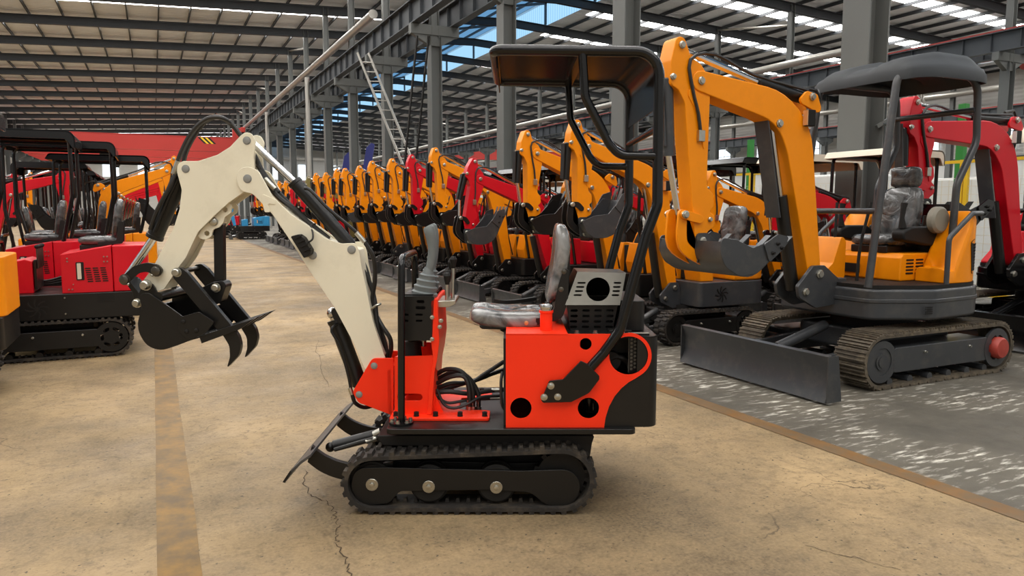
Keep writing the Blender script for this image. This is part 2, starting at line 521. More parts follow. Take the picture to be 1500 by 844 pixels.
# --- swing post (flame red) and its base plate
ps = MB()
plt = rnd([(545,525,10),(576,525,2),(576,612,2),(570,607,2),(525,590,9),(516,575,10)], 3.84, n=4)
for D0 in (3.84, 4.045):
    ps.prism(plt, D0-DC, D0+.014-DC)
for px, py in ((548,536),(526,578)):
    c = q3(px,py,3.84); ps.cyl((c.x,3.84-DC,c.z),(c.x,4.059-DC,c.z), .013)
ps.box((q2(573,560,3.9)[0], 0, q2(573,570,3.9)[1]), (.022, .22, .24))
post = ps.build('swing_post', flame, W, bevel=.002)
for px, py in ((548,536),(526,578)): bolt(post, px, py, 3.84, .015, .008, pinm, 'pin')
zpl = q2(640, 619, 3.66)[1]
base = fillet([(q2(570,618,3.66)[0],-.29),(q2(717,618,3.66)[0],-.29),(q2(717,618,3.66)[0],-.14),(q2(668,618,3.66)[0],-.12),(q2(668,618,3.66)[0],.12),(q2(717,618,3.66)[0],.14),(q2(717,618,3.66)[0],.29),(q2(570,618,3.66)[0],.29)], .015)
bp_ = MB().prism([(p[0],p[1]) for p in base], zt, zpl+.022, f=lambda x,y,z:(x,z,y)).build('base_plate', flame, W, bevel=.003)
for px, y in ((580,-.25),(610,-.25),(638,-.25),(674,-.25),(710,-.25),(600,.25),(650,.25),(700,.25)):
    c = q2(px, 612, 3.7)[0]
    MB().rings((c, y, zpl+.02), (0,0,1), [(0,.015),(.004,.015),(.004,.013),(.024,.013),(.024,.007),(.016,.006)], 10, cap=True).build('bolt', soft, bp_)
# red post box with a long slot, then the bent column plate
fx = [(578,523),(634,521),(634,606),(578,610)]
hb = slot(q2(600,582,3.74), .135, .038)
MB().prism(rnd([(578,523,1),(634,521,1),(634,607,1),(578,610,1)], 3.74), 3.74-DC, 3.75-DC, holes=[hb]).prism(out([(578,523),(634,521),(634,607),(578,610)], 3.74), 4.13-DC, 4.14-DC).box((q2(634,560,3.74)[0], .0, q2(634,565,3.74)[1]), (.012,.38,.27)).box((q2(579,560,3.74)[0], .0, q2(578,565,3.74)[1]), (.012,.38,.27)).build('post_box', flame, W)
colp = rnd([(632,440,3),(641,436,3),(644,500,4),(641,524,4),(637,545,4),(633,606,1),(626,606,1),(632,545,4),(635,524,4),(632,500,4)], 3.74)
MB().prism(colp, 3.72-DC, 4.16-DC).build('column_plate', flame, W, bevel=.002)
gus = MB()
for D0 in (3.78, 4.08):
    gus.prism(out([(636,575),(652,610),(630,611)], D0), D0-DC, D0-DC+.01).build('gusset', flame, W); gus = MB()
# control console
csl = [slot(q2(px,py,3.72), w, .016) for px,py,w in ((613,443,.045),(613,452,.04),(613,466,.03),(617,456.5,.035))]
csl += [slot(q2(px,py,3.72), w, .012) for px,py,w in ((595,461,.03),(612,461.2,.03),(595,468,.03),(611,468,.03))][:0]
cn = MB().prism(rnd([(592,434,3),(636,434,3),(633,499,2),(584,499,2),(586,446,3)], 3.72), 3.72-DC, 3.735-DC, holes=[slot(q2(616,442,3.72),.04,.016), slot(q2(616,451,3.72),.05,.016), slot(q2(594,461,3.72),.032,.011), slot(q2(614,461,3.72),.038,.011), slot(q2(594,470,3.72),.03,.011), slot(q2(614,470,3.72),.036,.011)])
cn.box((q2(588,466,3.72)[0], .02, q2(588,466,3.72)[1]), (.014,.42,.21))
cn.box((q2(612,435,3.72)[0], .02, q2(612,434,3.72)[1]), (.15,.44,.012))
cn.prism(out([(592,434),(636,434),(633,499),(584,499)], 3.72), 4.16-DC, 4.175-DC)
cn.box((q2(611,498,3.72)[0], .02, q2(611,498,3.72)[1]), (.16,.44,.01))
con = cn.build('control_console', black, W)
MB().prism(out([(596,440),(630,440),(628,494),(592,494)], 3.80), 3.80-DC, 4.1-DC).build('valve_block', soft, con)
MB().cyl(q3(602,499,3.85), q3(602,524,3.85), .05, .06).build('console_neck', soft, con)
for px,py in ((633,465),(644,479),(633,497),(646,470)): bolt(con, px, py, 3.715, .009, .012)
MB().cyl(q3(620,499,3.9), q3(620,507,3.9), .018, n=12).build('horn', zinc, con)
# joysticks: bellows and hand grip
for D0, dx in ((3.82, 0), (4.12, -5)):
    o = q3(622+dx, 433, 3.82); y = D0-DC
    be = MB(); prev = []
    rings_ = [(433,.066),(428,.068),(426,.058),(422,.06),(419.5,.062),(417.5,.05),(414,.05),(411,.053),(409,.041),(406,.04),(403,.043),(401,.031),(392,.021)]
    ctr = []
    for py, r in rings_:
        c = q3(621.5+dx+(433-py)*.16, py, 3.82); c.y = y; ctr.append(c)
    be.tube(ctr, [r for _, r in rings_], 18)
    MBo = be.build('bellows', joy, con)
    g = []
    for px, py, r in ((628,398,.022),(631,388,.023),(633,372,.022),(633,362,.023),(632,350,.027),(630.5,342,.03),(628,334,.03),(626.5,331,.022)):
        c = q3(px+dx, py, 3.82); c.y = y; g.append((c, r))
    MB().tube([p for p,_ in g], [r for _,r in g], 14).build('joystick', joy, con)
# short levers with ball grips on a bright bracket
for px, py, pb, D0 in ((664,380,446,3.88),(655,404,449,3.80),(657,400,447,3.95),(661,384,445,4.0)):
    lv = MB().cyl(q3(px-1,pb,D0), q3(px,py+8,D0), .0095, n=10).build('lever', zinc, con)
    MB().tube([q3(px,py+13,D0), q3(px,py+7,D0), q3(px,py,D0), q3(px,py-4,D0)], [.010,.015,.02,.013], 14).build('ball_grip', soft, lv)
lb = MB().prism(rnd([(636,441,2),(667,440,2),(668,445,2),(657,450,2),(637,450,2)], 3.78), 3.77-DC, 4.02-DC).build('lever_bracket', zinc, con, bevel=.003)
# black grab rail round the console
ra, rb = q3(588,628,3.62), q3(588,378,3.62)
rb2 = Vector((rb.x, 4.12-DC, rb.z))
rail = [tuple(v) for v in fillet([tuple(ra), (rb.x,rb.y,rb.z), tuple(rb2), (rb.x, 4.12-DC, q2(588,520,3.62)[1])], .06, closed=False, n=8)]
gr = MB().tube(rail, .0185, 14).build('grab_rail', gloss, W)
fl = MB().rings((ra.x, ra.y, zt), (0,0,1), [(0,.062),(.012,.062),(.012,.02)], 26, cap=True).build('rail_flange', gloss, gr)
for i in range(6):
    t = PI*i/3+.3
    MB().rings((ra.x+math.cos(t)*.046, ra.y+math.sin(t)*.046, zt+.012), (0,0,1), [(0,.012),(.004,.012),(.004,.009),(.014,.009)], 10, cap=True).build('bolt', zinc, fl)
# hoses at the foot of the post
hs = [[(640,548,3.9),(655,541,3.88),(675,544,3.86),(690,562,3.84),(693,585,3.84),(693,600,3.84)],
      [(640,556,3.95),(662,546,3.93),(685,552,3.9),(700,575,3.88),(701,590,3.88),(701,602,3.88)],
      [(640,562,3.86),(660,552,3.84),(680,552,3.83),(687,572,3.82),(687,600,3.82)],
      [(638,570,3.9),(660,562,3.9),(690,560,3.95),(710,548,4.0),(738,530,4.05)],
      [(640,575,3.92),(665,566,3.95),(700,556,4.0),(720,548,4.05),(740,541,4.1)],
      [(638,575,3.85),(660,574,3.85),(690,577,3.88),(715,573,3.92),(738,571,3.95)],
      [(638,580,3.83),(655,590,3.82),(675,588,3.83),(700,584,3.88),(722,583,3.9)],
      [(640,570,3.8),(650,592,3.79),(665,598,3.79),(685,592,3.8),(705,582,3.85),(735,580,3.9)]]
for i, h in enumerate(hs):
    MB().tube([q3(*p) for p in h], .0125 if i < 6 else .008, 8, 5).build('hose', hose_m, W)
for px, D0 in ((687,3.82),(693,3.84),(701,3.88)):
    MB().rings(q3(px,606,D0), (0,0,1), [(0,.011),(.02,.011),(.02,.016),(.04,.016),(.04,.012),(.075,.012)], 10, cap=True).build('hose_fitting', zinc, W, label='bright threaded hose fitting')
for a, b in (((720,571,3.93),(736,571,3.93)),((718,583,3.9),(733,583,3.9))):
    MB().cyl(q3(*a), q3(*b), .012).build('hose_fitting', zinc, W, label='bright threaded hose fitting')

# --- body
DN, DF = 3.55, 4.36
big = q2(921,521,DN); rbig = 29*DN/F
panel = [(741,633),(741,489)]
arc = [(921+33.5*math.cos(math.radians(t)), 521-33.5*math.sin(math.radians(t))) for t in range(84, -63, -9)]
panel += [(905,489.5)] + arc + [(930,555),(921,560),(910,569),(900,581),(892,596),(887,612),(884,633)]
holes = [circ(big, rbig, 32), circ(q2(858,504,DN), 9*DN/F, 20), circ(q2(763,598,DN), 16*DN/F, 24), circ(q2(862,598,DN), 16*DN/F, 24)]
MB().prism(out(panel, DN), DN-DC, DN+.006-DC, holes=holes).build('side_panel', flame, W)
MB().prism(out(panel, DN), DF-DC, DF+.006-DC).build('side_panel', flame, W)
xa, ztop = q2(741,489,DN); xm = q2(832,489,DN)[0]; xr = q2(967,493,DN)[0]; zr = q2(960,494,DN)[1]
zd = zt
MB().box(((xa+xm)/2, (DN+DF)/2-DC, ztop-.004), (xm-xa, DF-DN, .008)).build('seat_plate', flame, W, bevel=.002)
MB().box((xa-.006, (DN+DF)/2-DC, (ztop+zd)/2-.01), (.012, DF-DN-.02, ztop-zd-.03)).build('front_panel', soft, W)
fp = MB().tube([q3(736,545,3.6), q3(734,560,3.58), q3(735,590,3.58), q3(739,600,3.6)], .008, 8, 4).build('cable', hose_m, W)
# black wrap-round rear cover, with rounded back corners
xl = q2(886,520,DN)[0]
th = fillet([(xl, DN+.008-DC), (xr, DN+.008-DC), (xr, DF-.002-DC), (xl, DF-.002-DC)], 0)
ring = [(xl, DN+.008-DC), ((xr, DN+.008-DC), .06), ((xr, DF-.002-DC), .06), (xl, DF-.002-DC)]
o_ = [tuple(v) for v in fillet([(p if isinstance(p[0], tuple) else (p, 0)) for p in ring], 0, closed=False, n=6)]
xs = q2(935,520,DN)[0]
rc = MB()
flat = [(xl,zd),(xs,zd),(xs,zr),(xl,zr)]
hole = circ(big, rbig*1.02, 30)
hole = [(min(h[0], xs-.004), h[1]) for h in hole]
rc.prism(flat, DN+.008-DC, DN+.014-DC, holes=[hole])
bend = [(xs, DN+.008-DC)] + o_[1:-1] + [(xs, DF-.002-DC)]
inn = [(xs, DN+.014-DC)] + [(p[0]-.006*(1 if p[0] > xr-.055 else 0), p[1]+(.006 if p[1] < 0 else -.006)) for p in o_[1:-1]] + [(xs, DF-.008-DC)]
rc.prism([(p[0],p[1]) for p in bend + inn[::-1]], zd, zr, f=lambda x,y,z:(x,z,y))
rc.prism(flat, DF-.008-DC, DF-.002-DC)
lid = [(q2(832,489,DN)[0], DN-DC+.01)] + [(p[0],p[1]) for p in o_[1:-1]] + [(q2(832,489,DN)[0], DF-.01-DC)]
rc.prism([(p[0],p[1]) for p in lid], zr-.006, zr, f=lambda x,y,z:(x,z,y))
rcov = rc.build('rear_cover', black, W, ang=30)
# perforated guard behind the round opening, and the engine inside
gh = []
for i in range(5):
    for j in range(9):
        gh.append(circ((big[0]+.022+.017*i, big[1]-.078+.0185*j+(.009 if i%2 else 0)), .0068, 6))
MB().prism([(big[0]+.008,big[1]-.1),(big[0]+.108,big[1]-.1),(big[0]+.108,big[1]+.1),(big[0]+.008,big[1]+.1)], DN+.05-DC, DN+.053-DC, holes=gh).build('perforated_guard', black, rcov)
MB().box((big[0]+.06, DN+.075-DC, big[1]), (.1,.012,.2)).build('pale_backing', galvl, rcov)  # pale plate added behind the holes, standing in for floor seen through them
en = MB().box((big[0]-.04, .0, zd+.13), (.30, .5, .2)).box((big[0]-.02, -.12, big[1]+.04), (.12,.25,.12)).box((big[0]-.07,.05,zd+.3),(.22,.3,.22))
en.cyl((big[0]-.07,-.3,big[1]-.05),(big[0]-.07,.1,big[1]-.05),.05)
eng = en.build('engine', soft, W, bevel=.006)
MB().cyl(q3(863,600,3.70), q3(863,588,3.70), .03).cyl(q3(863,588,3.70), q3(863,582,3.70), .036).build('oil_filter', gloss, eng)
MB().tube([q3(893,528,3.66),q3(902,523,3.66),q3(915,527,3.66),q3(925,540,3.7)], .014, 8, 4).build('coolant_hose', soft, eng)
MB().ball(q3(896,522,3.68), .02).build('oil_cap', ivory, eng)
# red filler neck with a bright cap
fc = q2(800, 489, 3.66)
fn = MB().rings((fc[0], 3.66-DC, ztop), (0,0,1), [(0,.031),(.085,.031),(.09,.036),(.1,.036)], 24, cap=True).build('filler_neck', flame, W)
MB().rings((fc[0], 3.66-DC, ztop+.1), (0,0,1), [(0,.031),(.008,.031),(.01,.035),(.022,.037),(.03,.034),(.034,.02)], 12, cap=True).build('filler_cap', chrome, fn)
# stainless engine hood: sloped face with a round hole and slots, slotted skirt below
def face(px, py, lift=0.0):
    w = (447-py)/50.0
    return q3(px, py, 3.74 + .09*w + lift)
ho = [(828,447),(908,447),(917,400),(846,398)]
def fm(x, y, z):
    p = face(x, -z); return (p.x, p.y + y, p.z)
hh = [circ((876,-424), 17.5, 28)]
for k in range(4): hh += [slot((852-k*1.9,-(414.5+6*k)), 12, 2.6), slot((904.5-k*1.0,-(414.5+6*k)), 11, 2.6)]
hood = MB().prism([(p[0],-p[1]) for p in ho], 0, .006, f=fm, holes=hh)
tl, tr, bl_, br_ = face(846,398), face(917,400), face(828,447), face(908,447)
bk = .42
def quad(mb, a, b, c, d): mb.add([a,b,c,d], [(0,1,2,3)])
V = lambda p, y=0, z=0: Vector((p.x, p.y+y, p.z+z))
hood.add([tl, tr, V(tr,bk-.18,-.0), V(tl,bk-.18,0)], [(0,1,2,3)])
hood.add([bl_, tl, V(tl,bk-.18), V(bl_,bk)], [(0,1,2,3)])
hood.add([br_, tr, V(tr,bk-.18), V(br_,bk)], [(3,2,1,0)])
hood.add([V(bl_,bk), V(tl,bk-.18), V(tr,bk-.18), V(br_,bk)], [(0,1,2,3)])
hd = hood.build('engine_hood', steel, W, ang=25)
sk = [(830,447),(905,447),(897,486),(836,486)]
sh = []
for r_ in range(4):
    for k in range(4): sh.append(slot((841+17.5*k-(r_>1)*1, -(455+8.0*r_)), 11, 3.6))
D_s = 3.76
sh = [[q2(p[0],-p[1],D_s) for p in h] for h in sh]
skirt = MB().prism(out(sk, D_s), D_s-DC, D_s+.006-DC, holes=sh)
a_, b_ = q3(830,447,D_s), q3(836,486,D_s); c_, d_ = q3(905,447,D_s), q3(897,486,D_s)
skirt.add([a_, b_, V(b_,.4), V(a_,.4)], [(0,1,2,3)])
skirt.add([c_, d_, V(d_,.4), V(c_,.4)], [(0,1,2,3)])
skirt.add([V(a_,.4), V(b_,.4), V(d_,.4), V(c_,.4)], [(0,1,2,3)])
skirt.build('hood_skirt', black, W)
MB().box(q3(872,470,4.0), (.2,.2,.14)).build('air_filter', soft, hd, bevel=.02)
for px in (845,872,912): 
    MB().rings(q3(px,487,3.62)+Vector((0,0,-.006)), (0,0,1), [(0,.014),(.004,.014),(.004,.01),(.016,.01)], 10, cap=True).build('bolt', zinc, rcov)
bolt(rcov, 911, 484, 3.64, .008, .008)
# round-cornered tank beside the hood
tx0, tz0 = q2(908,486,3.72); tx1, tz1 = q2(947,441,3.72)
tk = [tuple(v) for v in fillet([(tx0,3.74-DC),((tx1-.03),3.72-DC),(tx1,3.76-DC),(tx1,4.16-DC),(tx0,4.2-DC)], .05)]
MB().prism([(p[0],p[1]) for p in tk], zr, tz1, f=lambda x,y,z:(x,z,y)).build('fuel_tank', black, W, bevel=.006)

# --- seat
sD = 3.96
sc_ = q3(744, 463, sD); sc_.y = sD-DC
def cush(v):
    return Vector((v.x, v.y, v.z + .018*(v.x/.2)**2*(1 if v.x < 0 else .6) - (.012 if abs(v.y) < .1 else 0)))
cs = MB().slab((.405,.42,.092), Matrix.Translation(sc_) @ Matrix.Rotation(math.radians(2),4,'Y'), e=.3, n=56, m=20, nz=.010, freq=10, f=cush).build('seat_cushion', wrap, W, ang=60)
pn = rnd([(700,477,4),(780,468,3),(806,470,6),(806,484,3),(706,482,6)], 3.78)
MB().prism(pn, 3.77-DC, 4.15-DC).build('seat_pan', black, W, bevel=.006)
MB().prism(rnd([(726,482,2),(806,482,2),(806,490,2),(742,490,2)], 3.78), 3.8-DC, 4.12-DC).build('seat_slide', soft, W)
Mb = Matrix.Translation(q3(820,388,sD)) @ Matrix.Rotation(math.radians(10.5),4,'Y') @ Matrix.Rotation(PI/2,4,'Y')
def bcurve(v): return Vector((v.x, v.y, v.z + .03*(v.x/.2)**2*1.0 + .012*math.cos(v.x*14)))
MB().slab((.42,.40,.085), Matrix.Translation(q3(819,386,sD)) @ Matrix.Rotation(math.radians(8),4,'Y') @ Matrix.Rotation(PI/2,4,'Y'), e=.45, n=48, m=18, nz=.012, freq=8, f=lambda v: Vector((v.x, v.y, v.z - .55*v.x*v.x))).build('seat_back', wrap, W, ang=60)
MB().prism(rnd([(831,352,4),(836,352,4),(833,420,4),(818,470,6),(808,470,4),(822,420,4)], 3.86), 3.84-DC, 4.1-DC).build('seat_shell', black, W, bevel=.006)
for D0 in (3.755, 4.16):
    br = MB().prism(rnd([(826,392,5),(834,396,5),(832,440,10),(824,466,12),(800,474,8),(772,479,6),(768,476,5),(770,468,5),(800,464,8),(812,452,10),(817,420,6)], 3.76), D0-DC, D0+.018-DC).build('seat_hinge', black, W, bevel=.004)
    for px,py in ((826,398),(822,424),(771,473)): bolt(br, px, py, D0, .011, .008, steel if px > 800 else MAT['amber_lens'])
# strap lying over the cushion
MB().tube([q3(722,444,3.86)+Vector((0,0,.012)), q3(740,446,3.9)+Vector((0,0,.012)), q3(762,444,4.0)+Vector((0,0,.012)), q3(785,440,4.06)+Vector((0,0,.01))], .014, 4, 4).build('seat_belt', soft, W)
# --- boom (fork cheeks embrace the arm at the top)
BN, BF = 3.85, 4.05                         # outer faces of the boom plates
k2 = lambda pts: [(160+p[0]/2.009, 140+p[1]/2.009, p[2] if len(p) > 2 else 4) for p in pts]
boom_o = [(346,262,9),(349,247,14),(364,244,14),(378,250,12),(399,288,10),(426,314,10),(454,333,10),(478,350,14),(500,357,14),(521,356,6),(527,372,10),(529,388,12),(537,425,14),(546,470,14),(564,524,3),(566,540,8),(548,552,10),(534,540,6),(518,503,14),(489,449,20),(459,405,20),(430,360,16),(399,314,16),(370,284,12),(352,280,12)]
bo = rnd(boom_o, BN, n=4)
boom = MB().prism(bo, BN-DC, BN+.014-DC)
boom.prism(bo, BF-.014-DC, BF-DC)
core = rnd([(404,298,3),(426,316,10),(454,336,10),(478,353,12),(500,360,12),(523,366,4),(527,388,12),(535,425,14),(544,470,14),(562,522,3),(548,545,10),(534,535,6),(516,498,14),(487,445,20),(458,402,20),(432,360,16),(410,328,3)], BN, n=4)
boom.prism(core, BN+.01-DC, BF-.01-DC)
bm_o = boom.build('boom', cream, W, bevel=.002)
# stiffener tongue on the cheek
MB().prism(rnd([(384,284,3),(403,292,4),(404,300,2),(392,298,2),(397,311,2),(388,311,2),(383,290,3)], BN), BN-.004-DC, BN+.002-DC).build('stiffener', cream, bm_o, bevel=.001)
for px, py in ((362.5,262),(515,366),(458,374)): bolt(bm_o, px, py, BN, .018, .006, pinm, 'pin', 18)
# --- arm
AN, AF = 3.875, 4.025
arm_o = [(352,199,10),(360,193,12),(369,196,8),(374,206,8),(371.5,230,10),(373,252,8),(370,272,8),(358,281,6),(335,297,14),(314,316,14),(290,340,16),(272,378,14),(259,395,4),(247,414,3),(240,424,4),(226,428,8),(212,425,8),(209,412,8),(224,392,8),(236,368,14),(254,335,14),(263,306,16),(266,278,12),(259,252,8),(260,240,8),(268,236,6),(290,236,14),(318,227,16),(337,215,10)]
ao = rnd(arm_o, AN, n=4)
arm = MB().prism(ao, AN-DC, AN+.012-DC)
arm.prism(ao, AF-.012-DC, AF-DC)
ac = rnd([(268,250,3),(290,243,8),(318,236,10),(340,226,8),(352,214,3),(364,220,3),(366,262,6),(354,276,6),(333,291,10),(312,311,10),(288,336,14),(268,374,14),(256,392,3),(243,412,3),(225,415,6),(228,396,8),(240,372,14),(258,337,14),(268,306,12),(270,274,8)], AN, n=3)
arm.prism(ac, AN+.008-DC, AF-.008-DC)
am_o = arm.build('arm', cream, W, bevel=.002)
for px, py, m in ((361.6,206,pinm),(272,247.5,pinm)): bolt(am_o, px, py, AN, .017, .006, m, 'pin', 18)
# thumb bracket with wavy edge
wav = [(290,346,4),(294,338,4),(332,296,6),(340,300,6),(338,312,6),(329,318,6),(327,326,6),(321,333,6),(312,336,6),(310,346,6),(302,351,6),(293,350,5)]
for D0 in (3.90, 3.985):
    MB().prism(rnd(wav, 3.9), D0-DC, D0+.012-DC, holes=[circ(q2(329.5,307.5,3.9), .014, 16), circ(q2(303,342,3.9), .014, 16)]).build('thumb_bracket', cream, W, bevel=.0015)
bolt(W, 313, 325, 3.9, .02, .014, zinc)
MB().box((q2(320,318,3.9)[0], 0.0, q2(318,322,3.9)[1]), (.02,.075,.04)).build('bracket_spacer', cream, W)
# thumb link, thumb bars with curved claws
lk = MB().prism(rnd([(314,326,4),(328,326,4),(329,412,3),(315,412,3)], 3.94), 3.925-DC, 3.97-DC)
lk.build('thumb_link', black, W, bevel=.004)
def ck(p): return (160+p[0]/4.22, 360+p[1]/4.22)
MB().prism(rnd([ck((640,225))+(5,),ck((705,215))+(6,),ck((722,250))+(6,),ck((690,345))+(4,),ck((650,370))+(4,),ck((560,275))+(4,),ck((565,262))+(4,)], 3.9), 3.90-DC, 3.99-DC).build('thumb_lug', black, W, bevel=.003)
claw = [ck(p)+(r,) for p, r in (((388,165),5),((400,140),6),((440,135),6),((480,165),6),((760,500),8),((800,560),20),((815,620),20),((800,680),20),((725,760),1),((745,690),20),((742,620),20),((705,560),14),((640,490),8),((395,200),4))]
clv = rnd(claw, 3.80, n=6)
for D0 in (3.80, 4.055):
    MB().prism(clv, D0-DC, D0+.035-DC).build('thumb_claw', black, W, bevel=.002)
cc = q3(258.5,399,3.80); MB().cyl((cc.x,3.79-DC,cc.z),(cc.x,4.1-DC,cc.z),.014).build('thumb_pin', steel, W)
bolt(W, *ck((418,165)), 3.80, .02, .024, zinc)
bolt(W, *ck((660,260)), 3.885, .02, .024, zinc)
# --- bucket
KN, KF = 3.775, 4.125
sd = [ck(p)+(r,) for p, r in (((185,330),6),((200,297),7),((240,292),8),((300,330),6),((455,440),8),((560,540),4),((500,585),4),((400,622),30),((315,643),40),((235,615),40),((188,550),40),((174,490),40),((186,430),30),((205,388),10))]
sv = rnd(sd, KN, n=5)
bk_ = MB().prism(sv, KN-DC, KN+.012-DC).prism(sv, KF-.012-DC, KF-DC)
arcp = [ck(p) for p in ((197,392),(182,440),(174,490),(188,552),(235,618),(315,645),(400,624),(500,587),(560,570),(690,528))]
ap = catmull([Vector(q2(p[0],p[1],KN)) for p in arcp], 4)
cen = Vector(q2(*ck((360,470)), KN))
inn = [p + (cen-p).normalized()*.01 for p in ap]
bk_.prism([tuple(p) for p in ap] + [tuple(p) for p in inn[::-1]], KN+.004-DC, KF-.004-DC)
bk = bk_.build('bucket', black, W, bevel=.0015)
cw = rnd([ck((440,440))+(3,),ck((560,408))+(5,),ck((655,470))+(3,),ck((600,540))+(3,),ck((500,583))+(3,),ck((430,520))+(3,)], KN)
for D0 in (KN-.011, KF): MB().prism(cw, D0-DC, D0+.011-DC).build('side_cutter', black, bk, bevel=.001)
for p in ((458,470),(478,530),(538,524)): bolt(bk, *ck(p), KN-.011, .011, .007, soft)
for i in range(4):
    y = KN+.02-DC + (KF-KN-.04)*i/3
    a = ck((560,585)); t = ck((900,450)); b_ = ck((740,500)); c_ = ck((555,560)); d_ = ck((570,605))
    MB().prism([q2(*c_,KN), q2(*b_,KN), q2(*t,KN), q2(*ck((800,520)),KN), q2(*d_,KN)], y-.02, y+.02).build('tooth', black, bk, bevel=.002)
MB().cyl(q3(*ck((300,318)),3.79), Vector((*q2(*ck((300,318)),3.79)[:1], 4.11-DC, q2(*ck((300,318)),3.79)[1])), .026).build('cross_tube', black, bk)
for D0 in (3.85, 4.03):
    MB().prism(rnd([ck((205,240))+(6,),ck((262,225))+(8,),ck((300,300))+(3,),ck((300,350))+(3,),ck((185,380))+(6,),ck((160,355))+(6,)], D0), D0-DC, D0+.014-DC).build('bucket_ear', black, bk, bevel=.002)
bolt(W, *ck((228,243)), 3.845, .024, .03, zinc)
bolt(W, *ck((172,355)), 3.845, .02, .02, zinc)
# curved bucket links
lkp = [ck(p)+(r,) for p, r in (((75,215),6),((85,185),6),((150,125),16),((230,103),20),((300,118),10),((330,150),8),((318,180),6),((275,185),6),((235,160),14),((180,170),14),((128,215),8),((100,232),6))]
for D0 in (3.845, 4.035): MB().prism(rnd(lkp, D0, n=5), D0-DC, D0+.016-DC).build('bucket_link', black, W, bevel=.002)
l2 = [ck(p)+(r,) for p, r in (((85,200),8),((120,205),8),((180,280),10),((215,340),10),((185,375),8),((160,350),8),((150,290),10))]
MB().prism(rnd(l2, 3.9), 3.89-DC, 4.01-DC).build('bucket_link', black, W, bevel=.002)
for p in ((95,210),(292,157)): bolt(W, *ck(p), 3.845, .024, .016, steel, 'pin')
for p in ((118,238),(266,183)): MB().ball(q3(*ck(p), 3.84), .008).build('grease_nipple', zinc, W)
# --- rams
def ram(name, a, b, c, rb, rr, parent=W, m=black, eye=True):
    """barrel a->b, bright rod b->c"""
    d = (b-a).normalized()
    o = MB().rings(a, d, [(0, rb*.7), (.012, rb), ((b-a).length-.02, rb), ((b-a).length-.018, rb*1.08), ((b-a).length, rb*1.08), ((b-a).length, rr)], 22, cap=True).build(name, m, parent)
    r_ = MB().cyl(b-d*.02, c, rr, n=16)
    r_.ball(c, rr*1.3)
    r_.build('rod', chrome, o, label='bright chrome rod')
    return o
sc = ram('arm_cylinder', q3(515,362,3.95), q3(431,266,3.95), q3(364,204,3.95), .036, .02)
bc = ram('bucket_cylinder', q3(268,252,3.95), q3(226,349,3.95), q3(184,409,3.95), .042, .02)
MB().tube([q3(262,258,3.895), q3(246,290,3.89), q3(226,340,3.89)], .009, 6).build('pipe', black, bc)
oc = ram('boom_cylinder', q3(528,566,3.95), q3(491,468,3.95), q3(488,459,3.95), .042, .026)
MB().prism(rnd([(487,455,3),(492,448,4),(506,470,4),(500,474,3),(491,466,3)], 3.95), 3.91-DC, 3.99-DC).build('cylinder_lug', black, W, bevel=.003)
MB().tube([q3(514,570,3.87), q3(509,545,3.87), q3(497,505,3.87), q3(486,486,3.87), q3(489,478,3.88), q3(494,476,3.9)], .0085, 8, 3).build('pipe', black, oc)
MB().cyl(q3(512,568,3.87), q3(516,578,3.87), .012).build('hose_fitting', zinc, oc, label='bright hose fitting')
MB().tube([q3(516,578,3.87), q3(520,590,3.88), q3(533,597,3.92), q3(548,594,3.96)], .011, 8, 4).build('hose', hose_m, W)
MB().tube([q3(446,276,3.885), q3(455,279,3.88), q3(480,305,3.87), q3(510,330,3.87), q3(522,340,3.87)], .009, 8, 3).build('pipe', black, sc)
MB().cyl(q3(522,341,3.87), q3(534,355,3.87), .013).build('hose_fitting', zinc, sc, label='bright hose fitting')
# hoses over the arm and along the boom
for dx, D0 in ((0,3.9),(7,3.94)):
    MB().tube([q3(256+dx*1.5,250,D0), q3(266+dx,222,D0), q3(281+dx,194,D0), q3(300+dx*.6,176,D0), q3(320+dx*.2,172,D0), q3(338,181,3.97), q3(352,198,3.98), q3(372,226,3.99), q3(385,252,3.97), q3(408,282,3.95)], .0125, 8, 5).build('hose', hose_m, W)
MB().cyl(q3(254,255,3.9), q3(261,236,3.9), .014).build('hose_fitting', zinc, W, label='bright hose fitting')
for (a, b, c, d, D0) in ((378,242,396,268,3.97),(380,250,404,285,3.93)):
    MB().tube([q3(a,b,D0), q3(c,d,D0), q3(430,306,D0), q3(452,326,D0+.01), q3(482,350,D0+.02)], .014, 8, 4).build('hose', hose_m, W)
MB().tube([q3(256,256,3.88), q3(248,275,3.87), q3(231,306,3.88), q3(220,336,3.9)], .011, 8, 3).build('hose', hose_m, bc)
MB().cyl(q3(388,262,3.9), q3(403,277,3.9), .014).build('hose_fitting', zinc, W, label='bright hose fitting')
for pts in ([(535,356,3.87),(545,372,3.88),(549,390,3.9),(549,412,3.92),(546,440,3.94),(553,470,3.95),(563,500,3.95),(568,523,3.95)],
            [(529,392,3.95),(540,410,3.95),(549,440,3.94),(552,470,3.92),(558,500,3.92),(565,525,3.94)],
            [(530,390,3.99),(537,420,3.99),(545,450,3.97),(560,478,3.93),(571,495,3.92),(573,510,3.93),(570,524,3.95)],
            [(527,375,4.0),(538,400,4.0),(545,440,3.98),(552,475,3.98),(562,505,3.98),(566,524,3.97)]):
    MB().tube([q3(*p) for p in pts], .012, 8, 5).build('hose', hose_m, W)
MB().tube([q3(540,455,3.9), q3(549,449,3.9), q3(556,446,3.92), q3(556,446,3.99), q3(546,451,4.0)], .007, 6, 3).build('hose_clamp', zinc, W, label='bright hose clamp')
